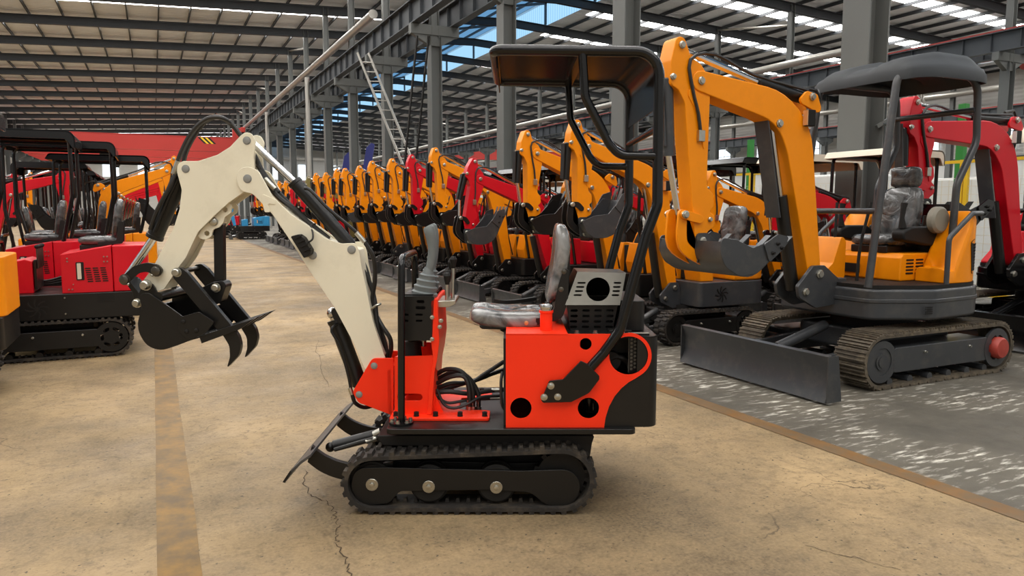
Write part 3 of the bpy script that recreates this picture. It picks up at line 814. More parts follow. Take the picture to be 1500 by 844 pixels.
# --- work lamp on the boom
lo = rnd([(428,346,2),(440,343,2),(447,348,3),(458,366,3),(457,372,2),(448,378,2)], 3.82)
lp = MB().prism(lo, 3.785-DC, BN-DC).build('work_lamp', soft, W, bevel=.003)
for i in range(4):
    a = (431+4.4*i, 348+6.2*i)
    MB().prism(out([(a[0],a[1]),(a[0]+11,a[1]-4),(a[0]+12,a[1]-2.4),(a[0]+1.2,a[1]+2)], 3.78), 3.779-DC, 3.786-DC).build('cooling_fin', soft, lp)
MB().tube([q3(452,355,3.82), q3(458,350,3.82), q3(458,340,3.84), q3(455,331,3.88), q3(462,328,3.92)], .005, 6, 4).build('cable', hose_m, lp)

# --- roll frame: near and far hoop, roof sheet, guard tubes
FN, FF = 3.55, 4.42
tr_ = .0255
def hoop(D):
    P = [(855,549),(884,517),(908,484),(946,345),(963,300),(966,76),(724,73)]
    Q = [q2(px, py, FN) for px, py in P]
    return [Vector((p[0], D-DC, p[1])) for p in fillet([(Q[0],0),(Q[1],.05),(Q[2],.12),(Q[3],.12),(Q[4],.12),(Q[5],.11),(Q[6],0)], 0, closed=False, n=8)]
hn, hf = hoop(FN), hoop(FF)
front = [Vector(p) for p in fillet([tuple(hn[-2]), tuple(hn[-1]), tuple(hf[-1]), tuple(hf[-2])], .05, closed=False, n=6)]
loop_ = hn[:-1] + front[1:-1] + hf[:-1][::-1]
rops = MB().tube(loop_, tr_, 14).build('roll_frame', gloss, W)
# roof sheet: runs back over the hoop, rolls down behind the seat back
ia = [i for i, p in enumerate(hn) if p.z > q2(963,175,FN)[1]]
prof = [(p.x, p.z) for p in hn[ia[0]:]]
prof[-1] = (prof[-1][0]+.012, prof[-1][1])
x_, z_ = q2(958,160,FN)
prof = [(q2(961,160,FN)[0], z_)] + [p for p in prof if p[1] > z_+.01]
innr = []
for i, p in enumerate(prof):
    a = prof[max(0,i-1)]; b = prof[min(len(prof)-1,i+1)]
    d = Vector((b[0]-a[0], b[1]-a[1])).normalized()
    innr.append((p[0]-d.y*.004, p[1]+d.x*.004))
MB().prism([tuple(p) for p in prof] + innr[::-1], FN-DC, FF-DC).build('roof_sheet', roofg, W, ang=30)
# lip down the front edge and a cross member
zl = hn[-1].z; xl_ = hn[-1].x
MB().beam((xl_+.012, FN+.06-DC, zl-.03), (xl_+.012, FF-.06-DC, zl-.03), .006, .085).build('roof_lip', roofg, W)
xc = q2(853,75,FN)[0]
MB().beam((xc, FN-DC, zl-.012), (xc, FF-DC, zl-.012), .04, .03).build('cross_member', gloss, W)
def guard(D):
    P = [(853,78),(857,142),(893,212),(908,228),(963,229)]
    Q = [q2(px,py,FN) for px,py in P]
    return [Vector((p[0], D-DC, p[1])) for p in fillet([(Q[0],0),(Q[1],.1),(Q[2],.12),(Q[3],.1),(Q[4],0)], 0, closed=False, n=6)]
for D in (FN, FF): MB().tube(guard(D), .021, 12).build('guard_tube', gloss, W)
p = q2(963,188,FN); MB().cyl((p[0], FN-DC, p[1]), (p[0], FF-DC, p[1]), .017).build('cross_tube', gloss, W)
# mounting plates
mp = [(792,585,5),(804,556,4),(824,554,4),(850,527,2),(859,531,2),(866,538,2),(877,549,2),(877,554,3),(862,574,16),(838,586,10),(836,587,4),(796,588,4)]
for D0 in (FN-.03, DF+.02):
    o = MB().prism(rnd(mp, FN), D0-DC, D0+.012-DC).build('mounting_plate', gloss, W, bevel=.002)
    if D0 < DC:
        for px, py in ((807,565.5),(797,582),(817,581.5)): bolt(o, px, py, D0, .014, .01, zinc)
# ================================================================== the parked machines
def pinbolt(parent, x, z, y, r=.022, sg=1, m=None, name='pin'):
    return MB().rings((x, y, z), (0, sg, 0), [(-.002, r), (.012, r), (.016, r*.7), (.026, r*.7)], 10, cap=True).build(name, m or zinc, parent)

def limb(path, widths, n=6, r=.2):
    """outline of a bent box section along a polyline"""
    c = fillet([(tuple(p), r) for p in path], 0, closed=False, n=n)
    L = [0]
    for i in range(1, len(c)): L.append(L[-1]+(c[i]-c[i-1]).length)
    a, b = [], []
    for i, p in enumerate(c):
        d = (c[min(i+1, len(c)-1)] - c[max(i-1, 0)]).normalized(); t = L[i]/L[-1]
        k = t*(len(widths)-1); q = min(int(k), len(widths)-2); w = widths[q]+(widths[q+1]-widths[q])*(k-q)
        w = w/2
        a.append((p.x-d.y*w, p.y+d.x*w)); b.append((p.x+d.y*w, p.y-d.x*w))
    e = c[-1]; d = (c[-1]-c[-2]).normalized(); w = widths[-1]/2
    cap = [(e.x+d.x*w*math.cos(t)-d.y*w*math.sin(t), e.y+d.y*w*math.cos(t)+d.x*w*math.sin(t)) for t in [PI/2-PI*i/6 for i in range(1, 6)]]
    s_ = c[0]; d = (c[1]-c[0]).normalized(); w = widths[0]/2
    cap0 = [(s_.x-d.x*w*math.cos(t)-d.y*w*math.sin(t), s_.y-d.y*w*math.cos(t)+d.x*w*math.sin(t)) for t in [-PI/2+PI*i/6 for i in range(1, 6)]]
    return a + cap + b[::-1] + cap0

def ram2(root, name, a, b, c, rb, rr, m=black):
    a, b, c = Vector(a), Vector(b), Vector(c); d = (b-a).normalized()
    o = MB().rings(a, d, [(0, rb*.8), (.01, rb), ((b-a).length, rb), ((b-a).length, rr)], 12, cap=True).build(name, m, root)
    MB().cyl(b-d*.02, c, rr, n=10).build('rod', chrome, o, label='bright chrome rod')
    return o

def boom_set(root, paint, pin, bend, pivot, s=1.0, arm_len=.82, tilt=0.0, bucket_m=black, big=False, curl=0.0, link_m=None, lamp=None, bs=1.0, bwid=.19):
    """boom, arm, bucket, links, rams and hoses in the machine's side plane (x forward, z up)"""
    w = .075*s
    bo = limb([pin, bend, pivot], [.12*s, .19*s, .25*s, .19*s, .13*s], r=.42*s, n=8)
    b = MB().prism(bo, -w, w).build('boom', paint, root, bevel=.008*s)
    for p in (pin, pivot):
        for sg in (-1, 1): pinbolt(b, p[0], p[1], sg*w, .026*s, sg)
    # lug for the arm ram on the boom's back, lug for the boom ram in its crook
    pv = Vector(pivot); bd = Vector(bend); pn = Vector(pin)
    u = (pv-bd).normalized(); nrm = Vector((-u.y, u.x)) if -u.y*0+u.x > 0 else Vector((u.y, -u.x))
    if nrm.y < 0: nrm = -nrm
    back = bd + u*(-.12*s) + nrm*.13*s
    pl = [tuple(back+u*.12*s-nrm*.06*s), tuple(back+u*.05*s+nrm*.03*s), tuple(back-u*.05*s+nrm*.03*s), tuple(back-u*.14*s-nrm*.1*s)]
    for sg in (-1, 1):
        MB().prism([tuple(v) for v in fillet(pl, .03*s)], sg*w*.98, sg*w*.7).build('lug', paint, b, bevel=.004*s)
    pinbolt(b, back.x, back.y, -w, .026*s, -1); pinbolt(b, back.x, back.y, w, .026*s, 1)
    crook = bd + (pv-bd).normalized()*.18*s + (pn-bd).normalized()*.12*s
    for sg in (-1, 1): pinbolt(b, crook.x, crook.y, sg*w, .028*s, sg)
    # arm
    A = Vector((math.sin(tilt), -math.cos(tilt))); B = Vector((math.cos(tilt), math.sin(tilt)))
    P = lambda bb, aa: tuple(pv + A*aa + B*bb)
    L = arm_len
    ao = [(P(.105*s,-.27*s),.05*s),(P(.165*s,-.27*s),.05*s),(P(.215*s,-.13*s),.10*s),(P(.225*s,.015*s),.03*s),(P(.17*s,.05*s),.04*s),(P(.125*s,.13*s),.08*s),(P(.105*s,L*.75),.05*s),(P(.09*s,L),.04*s),(P(.01*s,L+.03*s),.03*s),(P(-.01*s,L-.07*s),.03*s),(P(-.075*s,L-.10*s),.04*s),(P(-.075*s,L-.17*s),.04*s),(P(-.035*s,L-.2*s),.01*s),(P(-.075*s,L-.23*s),.04*s),(P(-.07*s,L-.31*s),.04*s),(P(-.02*s,L-.36*s),.05*s),(P(-.075*s,.13*s),.06*s),(P(-.09*s,0),.07*s),(P(-.02*s,-.10*s),.06*s),(P(.06*s,-.15*s),.06*s)]
    wa = w*.86
    arm = MB().prism([tuple(v) for v in fillet(ao, 0, n=4)], -wa, wa).build('arm', paint, root, bevel=.006*s)
    tip = P(.05*s, L-.02*s); kn = P(.13*s,-.22*s); bm = P(.21*s,-.03*s)
    for q, rr in ((kn,.024),(bm,.02),(tip,.024),(P(-.03*s,L-.15*s),.016)):
        for sg in (-1, 1): pinbolt(arm, q[0], q[1], sg*wa, rr*s, sg)
    X = lambda q, y=0.0: (q[0], y, q[1])
    bl2 = tuple(back + u*.42*s + nrm*.03*s)
    ram2(root, 'arm_cylinder', X(tuple(back)), X((pv*.45+back*.55 + nrm*.06*s)), X(kn), .042*s, .022*s)
    rodend = P(.17*s, L-.2*s)
    m_ = P(.225*s, .36*s*(L/.82/s))
    bc = ram2(root, 'bucket_cylinder', X(bm), X(m_), X(rodend), .042*s, .02*s, bucket_m if big else black)
    MB().box((m_[0]*.5+bm[0]*.5+.05*s*math.cos(tilt), 0, m_[1]*.5+bm[1]*.5), (.012*s, .07*s, .36*s), Matrix.Rotation(-tilt, 3, 'Y')).build('ram_guard', black if not big else grey, bc)
    # links
    lkm = link_m or black
    a0 = Vector(rodend); t0 = Vector(tip)
    g1 = t0 + Vector((-.03*s, -.13*s))
    def crescent(a, b_, bulge, wd, m, y0, y1):
        a, b_ = Vector(a), Vector(b_); d = (b_-a); nn = Vector((d.y, -d.x)).normalized()
        if nn.dot(Vector((1, 0))) < 0: nn = -nn
        mid = (a+b_)/2 + nn*bulge
        pts = catmull([a, mid, b_], 5)
        return MB().prism(limb([tuple(p) for p in pts], [wd*.9, wd, wd*.9], r=.001, n=1), y0, y1)
    armpin = Vector(P(.06*s, L-.16*s))
    fwd = .10*s
    e1 = a0 + Vector((fwd*.1, 0))
    for sg in (-1, 1):
        crescent(armpin, e1, -.02*s if not big else .0, .06*s, lkm, sg*wa*1.02, sg*wa*1.3).build('link', lkm, root, bevel=.003*s)
        crescent(e1, g1, .09*s, .075*s, lkm, sg*wa*.7, sg*wa*1.0).build('link', lkm, root, bevel=.003*s)
        pinbolt(root, e1.x, e1.y, sg*wa*1.3, .026*s, sg); 
    # bucket: curled under, mouth to the machine
    ca, sa = math.cos(curl), math.sin(curl)
    def K(x, z): return (t0.x + (x*ca - z*sa)*s*bs, t0.y + (x*sa + z*ca)*s*bs)
    bw = bwid*s
    sd = [(K(.06,.03),.03*s),(K(.05,-.10),.05*s),(K(-.02,-.20),.10*s),(K(-.18,-.26),.12*s),(K(-.36,-.22),.1*s),(K(-.60,.02),.01*s),(K(-.50,.08),.02*s),(K(-.28,-.02),.03*s),(K(-.10,.03),.03*s)]
    so = [tuple(v) for v in fillet(sd, 0, n=4)]
    bk = MB().prism(so, -bw, -bw+.012*s).prism(so, bw-.012*s, bw)
    arc = catmull([Vector(K(*p)) for p in ((.05,.0),(.045,-.10),(-.02,-.19),(-.18,-.255),(-.36,-.22),(-.60,.02))], 4)
    cen = Vector(K(-.2,-.1))
    bk.prism([tuple(p) for p in arc] + [tuple(p+(cen-p).normalized()*.012*s) for p in arc[::-1]], -bw+.003*s, bw-.003*s)
    bo_ = bk.build('bucket', bucket_m, root, bevel=.003*s)
    for i in range(4):
        y = -bw + .03*s + (2*bw-.06*s)*i/3
        MB().prism([K(-.55,-.03), K(-.61,.03), K(-.70,.12), K(-.61,.0)], y-.025*s, y+.025*s).build('tooth', bucket_m, bo_)
    for sg in (-1, 1):
        MB().prism([tuple(v) for v in fillet([K(-.46,-.12),K(-.60,.01),K(-.64,.11),K(-.52,.12),K(-.38,.02)], .015*s)], sg*bw, sg*(bw+.012*s)).build('side_cutter', bucket_m, bo_)
        for kx, kz in ((-.48,-.04),(-.52,.04),(-.57,.01)): pinbolt(bo_, *K(kx,kz), sg*(bw+.01*s), .012*s, sg, soft, 'bolt')
        MB().prism([tuple(v) for v in fillet([tuple(t0+Vector((.05*s,.05*s))), tuple(t0+Vector((-.06*s,.05*s))), K(-.1,-.1), K(.03,-.16), tuple(g1+Vector((.05*s,-.03*s)))], .03*s)], sg*wa*1.05, sg*wa*1.25).build('ear', bucket_m, bo_)
        pinbolt(bo_, t0.x, t0.y, sg*wa*1.25, .026*s, sg); pinbolt(bo_, g1.x, g1.y, sg*wa*1.25, .026*s, sg)
    # hoses
    for y in (-.03*s, .03*s):
        q1 = pv + nrm*.16*s - u*.45*s; q2_ = pv + nrm*.2*s - u*.1*s
        MB().tube([X(tuple(back+nrm*.05*s), y), X(tuple(q1), y), X(tuple(q2_), y*1.4), X(P(.075*s,-.13*s), y*2.5), X(P(.07*s,.05*s), y*2.55), X(P(.035*s, .2*s), y*2.6), X(P(.02*s, .36*s), y*2.6)], .011*s, 6, 3).build('hose', hose_m, root)
    MB().tube([X(tuple(back-u*.02*s+nrm*.08*s), -w*.6), X(tuple(back-u*.22*s+nrm*.05*s), -w*.8), X(tuple(bd*.6+pn*.4 - Vector((.16*s,0))), -w*.8), X(tuple(pn + Vector((-.14*s,.12*s))), -w*.6)], .012*s, 6, 3).build('hose', hose_m, root)
    # boom ram
    foot = (pn.x + .13*s, pn.y - .12*s)
    ram2(root, 'boom_cylinder', X(foot), X(tuple(Vector(foot)*.42+crook*.58)), X(tuple(crook)), .046*s, .024*s)
    if big:
        cr, ft = crook + Vector((.09*s, 0)), Vector(foot) + Vector((.09*s, 0))
        MB().beam(X(tuple(cr + Vector((0, .04*s)))), X(tuple(cr*.45 + ft*.55)), .13*s, .014, up=(1, 0, 0)).build('ram_guard', grey, root, bevel=.004)
    for sg in (-1, 1):   # stiffener rib on the arm cheek, plate on the boom
        MB().prism([tuple(v) for v in fillet([P(-.03*s,.10*s), P(.09*s,.04*s), P(.10*s,.09*s), P(.03*s,.2*s), P(-.0*s,.42*s), P(-.015*s,.42*s), P(-.02*s,.2*s)], .015*s)], sg*wa, sg*(wa+.006*s)).build('stiffener', paint, arm, bevel=.002)
    if lamp:
        lx = bd + nrm*.02*s - u*.12*s
        lo = MB().box((lx.x+.02*s, w+.03, lx.y-.04*s), (.07*s, .05, .11*s)).build('work_lamp', soft, root, bevel=.006)
        MB().box((lx.x+.058*s, w+.03, lx.y-.04*s), (.012*s, .044, .1*s)).build('lens', lamp, lo, label='lamp lens')
    # clamp block on the arm
    cb = P(.02*s, .34*s)
    for sg in (-1, 1): MB().box((cb[0], sg*(wa+.012), cb[1]), (.05*s,.03*s,.07*s)).build('pipe_clamp', zinc, root, bevel=.004)

def swing(root, pin, s, m, xh):
    """slew bracket that carries the boom foot"""
    for sg in (-1, 1):
        MB().prism([tuple(v) for v in fillet([(pin[0]+.06*s,pin[1]+.06*s),(pin[0]-.05*s,pin[1]+.06*s),(xh,pin[1]-.06*s),(xh,pin[1]-.22*s),(pin[0]+.02*s,pin[1]-.24*s),(pin[0]+.18*s,pin[1]-.16*s),(pin[0]+.2*s,pin[1]-.08*s)], .03*s)], sg*.085*s, sg*.115*s).build('swing_bracket', m, root, bevel=.004)
        pinbolt(root, pin[0], pin[1], sg*.115*s, .032*s, sg); pinbolt(root, pin[0]+.13*s, pin[1]-.12*s, sg*.115*s, .028*s, sg)
    MB().box((xh-.02*s, 0, pin[1]-.15*s), (.1*s, .2*s, .22*s)).build('swing_block', m, root, bevel=.01)

def crawler(root, L, r, y0, y1, sgn, m_belt=rubber, m_fr=black, style='rubber', pitch=.055, hub=None):
    c = ((-L/2+r, r), (L/2-r, r))
    belt(c, r-.016, r-.016, y0, y1, .02, .016, pitch, style).build('track_belt', m_belt, root)
    yo = y1 if sgn > 0 else y0
    yi = y0+.02 if sgn > 0 else y1-.02
    fr = MB().prism([tuple(v) for v in fillet([(c[0][0]+r*.55,r*1.45),(c[1][0]-r*.6,r*1.45),(c[1][0]-r*.6,r*.55),(c[0][0]+r*.55,r*.55)], .03)], yi, yo-sgn*.012).build('track_frame', m_fr, root, bevel=.006)
    for x, nm in ((c[0][0], 'sprocket'), (c[1][0], 'idler')):
        h = [slot((x+math.cos(t)*r*.42, r+math.sin(t)*r*.42), r*.34, r*.16, 4, t+PI/2) for t in [2*PI*i/6 for i in range(6)]] if nm == 'sprocket' else []
        mb = MB().prism(circ((x, r), r*.76, 24), yo-sgn*.035, yo-sgn*.008, holes=h) if h else MB().rings((x, yo-sgn*.035, r), (0, sgn, 0), [(0,r*.76),(.02,r*.76),(.02,r*.5),(.012,r*.5),(.012,r*.2),(.03,r*.2)], 24, cap=True)
        mb.cyl((x, yi, r), (x, yo-sgn*.012, r), r*.3)
        mb.build(nm, m_fr, fr)
    if hub:
        MB().rings((c[0][0], yo-sgn*.02, r), (0,sgn,0), [(0,r*.42),(.05,r*.42),(.07,r*.36),(.075,r*.1)], 24, cap=True).build('travel_motor_cap', hub, fr, label='faded red motor cap')
    n = max(3, int(L/.32))
    for i in range(n):
        x = c[0][0] + (c[1][0]-c[0][0])*(i+.5)/n
        MB().rings((x, yi, .052), (0, sgn, 0), [(0,.034),(abs(yo-yi)-.03,.034)], 12, cap=True).build('roller', m_fr, fr)
    for x in (-L*.18, L*.12):
        pinbolt(fr, x, r*1.2, yo-sgn*.012, .012, sgn, None, 'bolt')

def dozer(root, xb, wd, h, m, z0=.03, xu=0.2, s=1.0):
    pr = [(xb-.02,z0),(xb+.03*s,z0),(xb-.012*s,z0+h*.35),(xb-.012*s,z0+h*.7),(xb+.02*s,z0+h),(xb-.01*s,z0+h+.01),(xb-.045*s,z0+h*.72),(xb-.045*s,z0+h*.33)]
    o = MB().prism(pr, -wd/2, wd/2).build('dozer_blade', m, root, bevel=.003)
    for sg in (-1, 1):
        MB().prism([(xb-.1*s,z0+.0),(xb+.02*s,z0),(xb+.02*s,z0+h),(xb-.06*s,z0+h)], sg*wd/2, sg*(wd/2+.012)).build('end_plate', m, o)
        MB().beam((xb-.03*s, sg*wd*.24, z0+h*.45), (xu, sg*wd*.24, .2*s), .05*s, .08*s).build('blade_arm', m, root, bevel=.006)
    ram2(root, 'blade_cylinder', (xu+.1*s, 0, .34*s), (xb-.26*s, 0, z0+h*.72), (xb-.05*s, 0, z0+h*.55), .036*s, .02*s, m)

def seat(root, x, z, s, m, dirn=1):
    """cushion and wrapped backrest facing +x*dirn"""
    MB().slab((.38*s,.40*s,.1*s), Matrix.Translation((x, 0, z)), e=.42, n=20, m=8, nz=.01).build('seat_cushion', m, root, ang=60)
    MB().slab((.44*s,.38*s,.09*s), Matrix.Translation((x-.19*s*dirn, 0, z+.22*s)) @ Matrix.Rotation(-dirn*math.radians(9),4,'Y') @ Matrix.Rotation(PI/2,4,'Y'), e=.45, n=20, m=8, nz=.012).build('seat_back', m, root, ang=60)
    for sg in (-1, 1):
        o = MB().prism([tuple(v) for v in fillet([(x-.2*s*dirn,z+.2*s),(x-.25*s*dirn,z+.2*s),(x-.23*s*dirn,z-.03*s),(x-.0*s,z-.05*s),(x,z-.02*s),(x-.17*s*dirn,z)], .02*s)], sg*.2*s, sg*.215*s).build('seat_hinge', black, root)
    MB().box((x, 0, z-.07*s), (.34*s, .34*s, .06*s)).build('seat_base', black, root, bevel=.01)

def levers(root, x, z, s, yw=.2):
    for y in (-yw, yw):
        MB().tube([(x,y,z),(x-.01,y,z+.06*s),(x-.02,y,z+.12*s)], [.05*s,.04*s,.02*s], 10).build('bellows', soft, root)
        MB().tube([(x-.02,y,z+.12*s),(x-.03,y,z+.2*s),(x-.02,y,z+.27*s),(x-.02,y,z+.3*s)], [.016*s,.02*s,.024*s,.016*s], 8).build('joystick', soft, root)

def canopy(root, x0, x1, yw, zb, zt, s, m=gloss, roofm=None, style='flat', lean=.12):
    """four-post frame; roof from x0 (rear) to x1 (front)"""
    zb0, zb1 = zb if isinstance(zb, tuple) else (zb, zb)
    r = .022*s
    for sg in (-1, 1):
        P = [(x0+lean, sg*yw, zb0), (x0, sg*yw, zb0+(zt-zb0)*.45), (x0, sg*yw, zt), (x1, sg*yw, zt), (x1+.02, sg*yw, zb1+(zt-zb1)*.5), (x1-.10, sg*yw, zb1)]
        MB().tube([tuple(v) for v in fillet([(p, .1*s) for p in P], 0, closed=False, n=4)], r, 8).build('canopy_post', m, root)
    for x in (x0+.05, x1-.05):
        MB().cyl((x, -yw, zt), (x, yw, zt), r, n=8).build('cross_tube', m, root)
    rm = roofm or m
    a, b = x0-.06*s, x1+.1*s
    w = yw+.06*s
    if style == 'flat':
        for sg in (-1, 1): MB().prism([tuple(v) for v in fillet([((a,zt-.14*s),.01),((a,zt+.045*s),.12*s),((b-.05*s,zt+.045*s),.04*s),((b,zt-.03*s),.01),((b-.1*s,zt-.045*s),.02*s),((a+.09*s,zt-.045*s),.05*s),((a+.03*s,zt-.14*s),.01)], 0)], sg*w, sg*(w-.014)).build('roof_fascia', rm, root)
        P = [((a,zt-.14*s),0),((a,zt+.05*s),.14*s),((b-.05*s,zt+.05*s),.05*s),((b,zt-.03*s),0),((b-.012,zt-.035*s),0),((b-.06*s,zt+.032*s),.05*s),((a+.014,zt+.032*s),.13*s),((a+.014,zt-.14*s),0)]
        MB().prism([tuple(v) for v in fillet(P, 0)], -w, w).build('canopy_roof', rm, root)
    else:
        # moulded roof with raised ribs
        mb = MB(); nx, ny = 18, 22; vs = []
        for lay in (0, 1):
            for i in range(nx+1):
                for j in range(ny+1):
                    u, v = i/nx*2-1, j/ny*2-1
                    edge = 1-max(abs(u), abs(v))**6
                    k = 1-.05*(abs(u)*abs(v))**3*2
                    z = zt + .02*s + .085*s*edge*(1-.35*u*u) - .05*s*max(0, u)**2
                    z += .022*s*(1 if .32 < abs(v) < .78 else 0)*(1 if edge > .35 else 0)
                    if lay: z -= .03*s
                    vs.append((x0-.1*s+(x1-x0+.24*s)*(u*k+1)/2, w*1.06*v*k, z))
        fs = []; N = (nx+1)*(ny+1); q = lambda i, j: i*(ny+1)+j
        for i in range(nx):
            for j in range(ny):
                f = [q(i,j), q(i+1,j), q(i+1,j+1), q(i,j+1)]
                fs.append(f); fs.append([N+k for k in f[::-1]])
        for i in range(nx):
            for j in (0, ny):
                fs.append([q(i,j), q(i+1,j), N+q(i+1,j), N+q(i,j)])
        for j in range(ny):
            for i in (0, nx):
                fs.append([q(i,j), q(i,j+1), N+q(i,j+1), N+q(i,j)])
        mb.add(vs, fs)
        mb.build('canopy_roof', rm, root, ang=50)

def fan_vent(parent, x, z, y, r, sg, m):
    mb = MB()
    mb.cyl((x, y-sg*.002, z), (x, y+sg*.003, z), r*.2, n=12)
    o = mb
    for i in range(8):
        t = 2*PI*i/8; P = []
        for k in range(5):
            a = t + k*.16; q = r*(.2+.2*k); P.append((x+math.cos(a)*q, z+math.sin(a)*q))
        P2 = [(x+math.cos(t+k*.16+.30-.03*k)*r*(.2+.2*k), z+math.sin(t+k*.16+.30-.03*k)*r*(.2+.2*k)) for k in range(5)]
        o.prism(P+P2[::-1], y-sg*.002, y+sg*.003)
    o.build('fan_vent', m, parent)

def grille(parent, x, z, y, w, h, rows, cols, sg, m):
    for i in range(rows):
        for j in range(cols):
            pass
    mb = MB()
    mb.prism([(x-w/2,z-h/2),(x+w/2,z-h/2),(x+w/2,z+h/2),(x-w/2,z+h/2)], y, y+sg*.003, holes=[])
    return mb

def slots_on(parent, x, z, y, w, rows, cols, sg, m, dz=.026, gap=1.2, shear=0.0):
    """rows of dark louvre openings, one piece per column strip"""
    cw = w/cols
    for j in range(cols):
        mb = MB(); xx = x-w/2+cw*(j+.5)
        for i in range(rows):
            mb.prism(slot((xx+shear*i, z-(i-(rows-1)/2)*dz), cw*.8, dz*.5, 3), y-sg*.002, y+sg*.002)
        mb.build('louvre', m, parent, kind=None)

def digger(name, label, paint, loc, rz, group=None, pin=(.25,.60), bend=(.48,1.82), pivot=(1.40,2.16), tilt=.03, arm_len=.82, base_m=black, canopy_on=True, cs='flat', seatm=None, curl=-.38, roofm=None, bucket_m=None, cz=2.12, lamp=None):
    """small machine: +x is forward, origin on the floor under the slew centre"""
    g = thing(name, label, 'excavator', loc, rz, group)
    for sgn in (-1, 1):
        y = (.29, .49) if sgn > 0 else (-.49, -.29)
        crawler(g, 1.36, .19, *y, sgn)
    MB().box((0, 0, .26), (.7, .62, .16)).build('undercarriage', soft, g, bevel=.02)
    MB().rings((0, 0, .33), (0, 0, 1), [(0,.2),(0,.25),(.07,.25),(.07,.2)], 20, cap=True).build('slew_ring', soft, g)
    dozer(g, .95, 1.0, .26, bladest, .02, .3)
    # house: dark base with rounded tail
    hp = [tuple(v) for v in fillet([((.16,-.44),.06),((.16,.44),.06),((-.86,.47),.22),((-.86,-.47),.22)], 0, n=5)]
    hb = MB().prism(hp, .40, .68, f=lambda x,y,z:(x,z,y)).build('house_base', base_m, g, bevel=.012)
    for sg in (-1, 1): fan_vent(hb, -.15, .54, sg*.452, .09, sg, soft if base_m is black else black)
    cv = [tuple(v) for v in fillet([((-.34,-.44),.03),((-.34,.44),.03),((-.85,.46),.2),((-.85,-.46),.2)], 0, n=5)]
    co = MB().prism(cv, .68, 1.02, f=lambda x,y,z:(x,z,y)).build('engine_cover', paint, g, bevel=.03)
    for sg in (-1, 1): slots_on(co, -.6, .86, sg*.452, .22, 5, 3, sg, soft)
    # front cowl: faceted box with bevelled corners and a dark hinge strip
    cw = [tuple(v) for v in fillet([(.06,.68),(.09,.82),(.04,1.06),(-.10,1.06),(-.12,.68)], .01)]
    for sg in (-1, 1):
        MB().prism(cw, sg*.06, sg*.34).build('front_cowl', paint, g, bevel=.03)
    MB().box((-.02, 0, .86), (.12, .1, .34)).build('control_column', soft, g, bevel=.01)
    levers(g, -.02, 1.06, .9, .16)
    seat(g, -.52, 1.10, 1.0, seatm or wrapd)
    if canopy_on: canopy(g, -.8, .12, .40, (1.0, .68), cz, 1.0, gloss, roofm, cs)
    swing(g, pin, 1.0, grey if base_m is grey else black, .16)
    boom_set(g, paint, pin, bend, pivot, 1.0, arm_len, tilt, bucket_m or black, curl=curl, lamp=lamp, bs=.98)
    return g

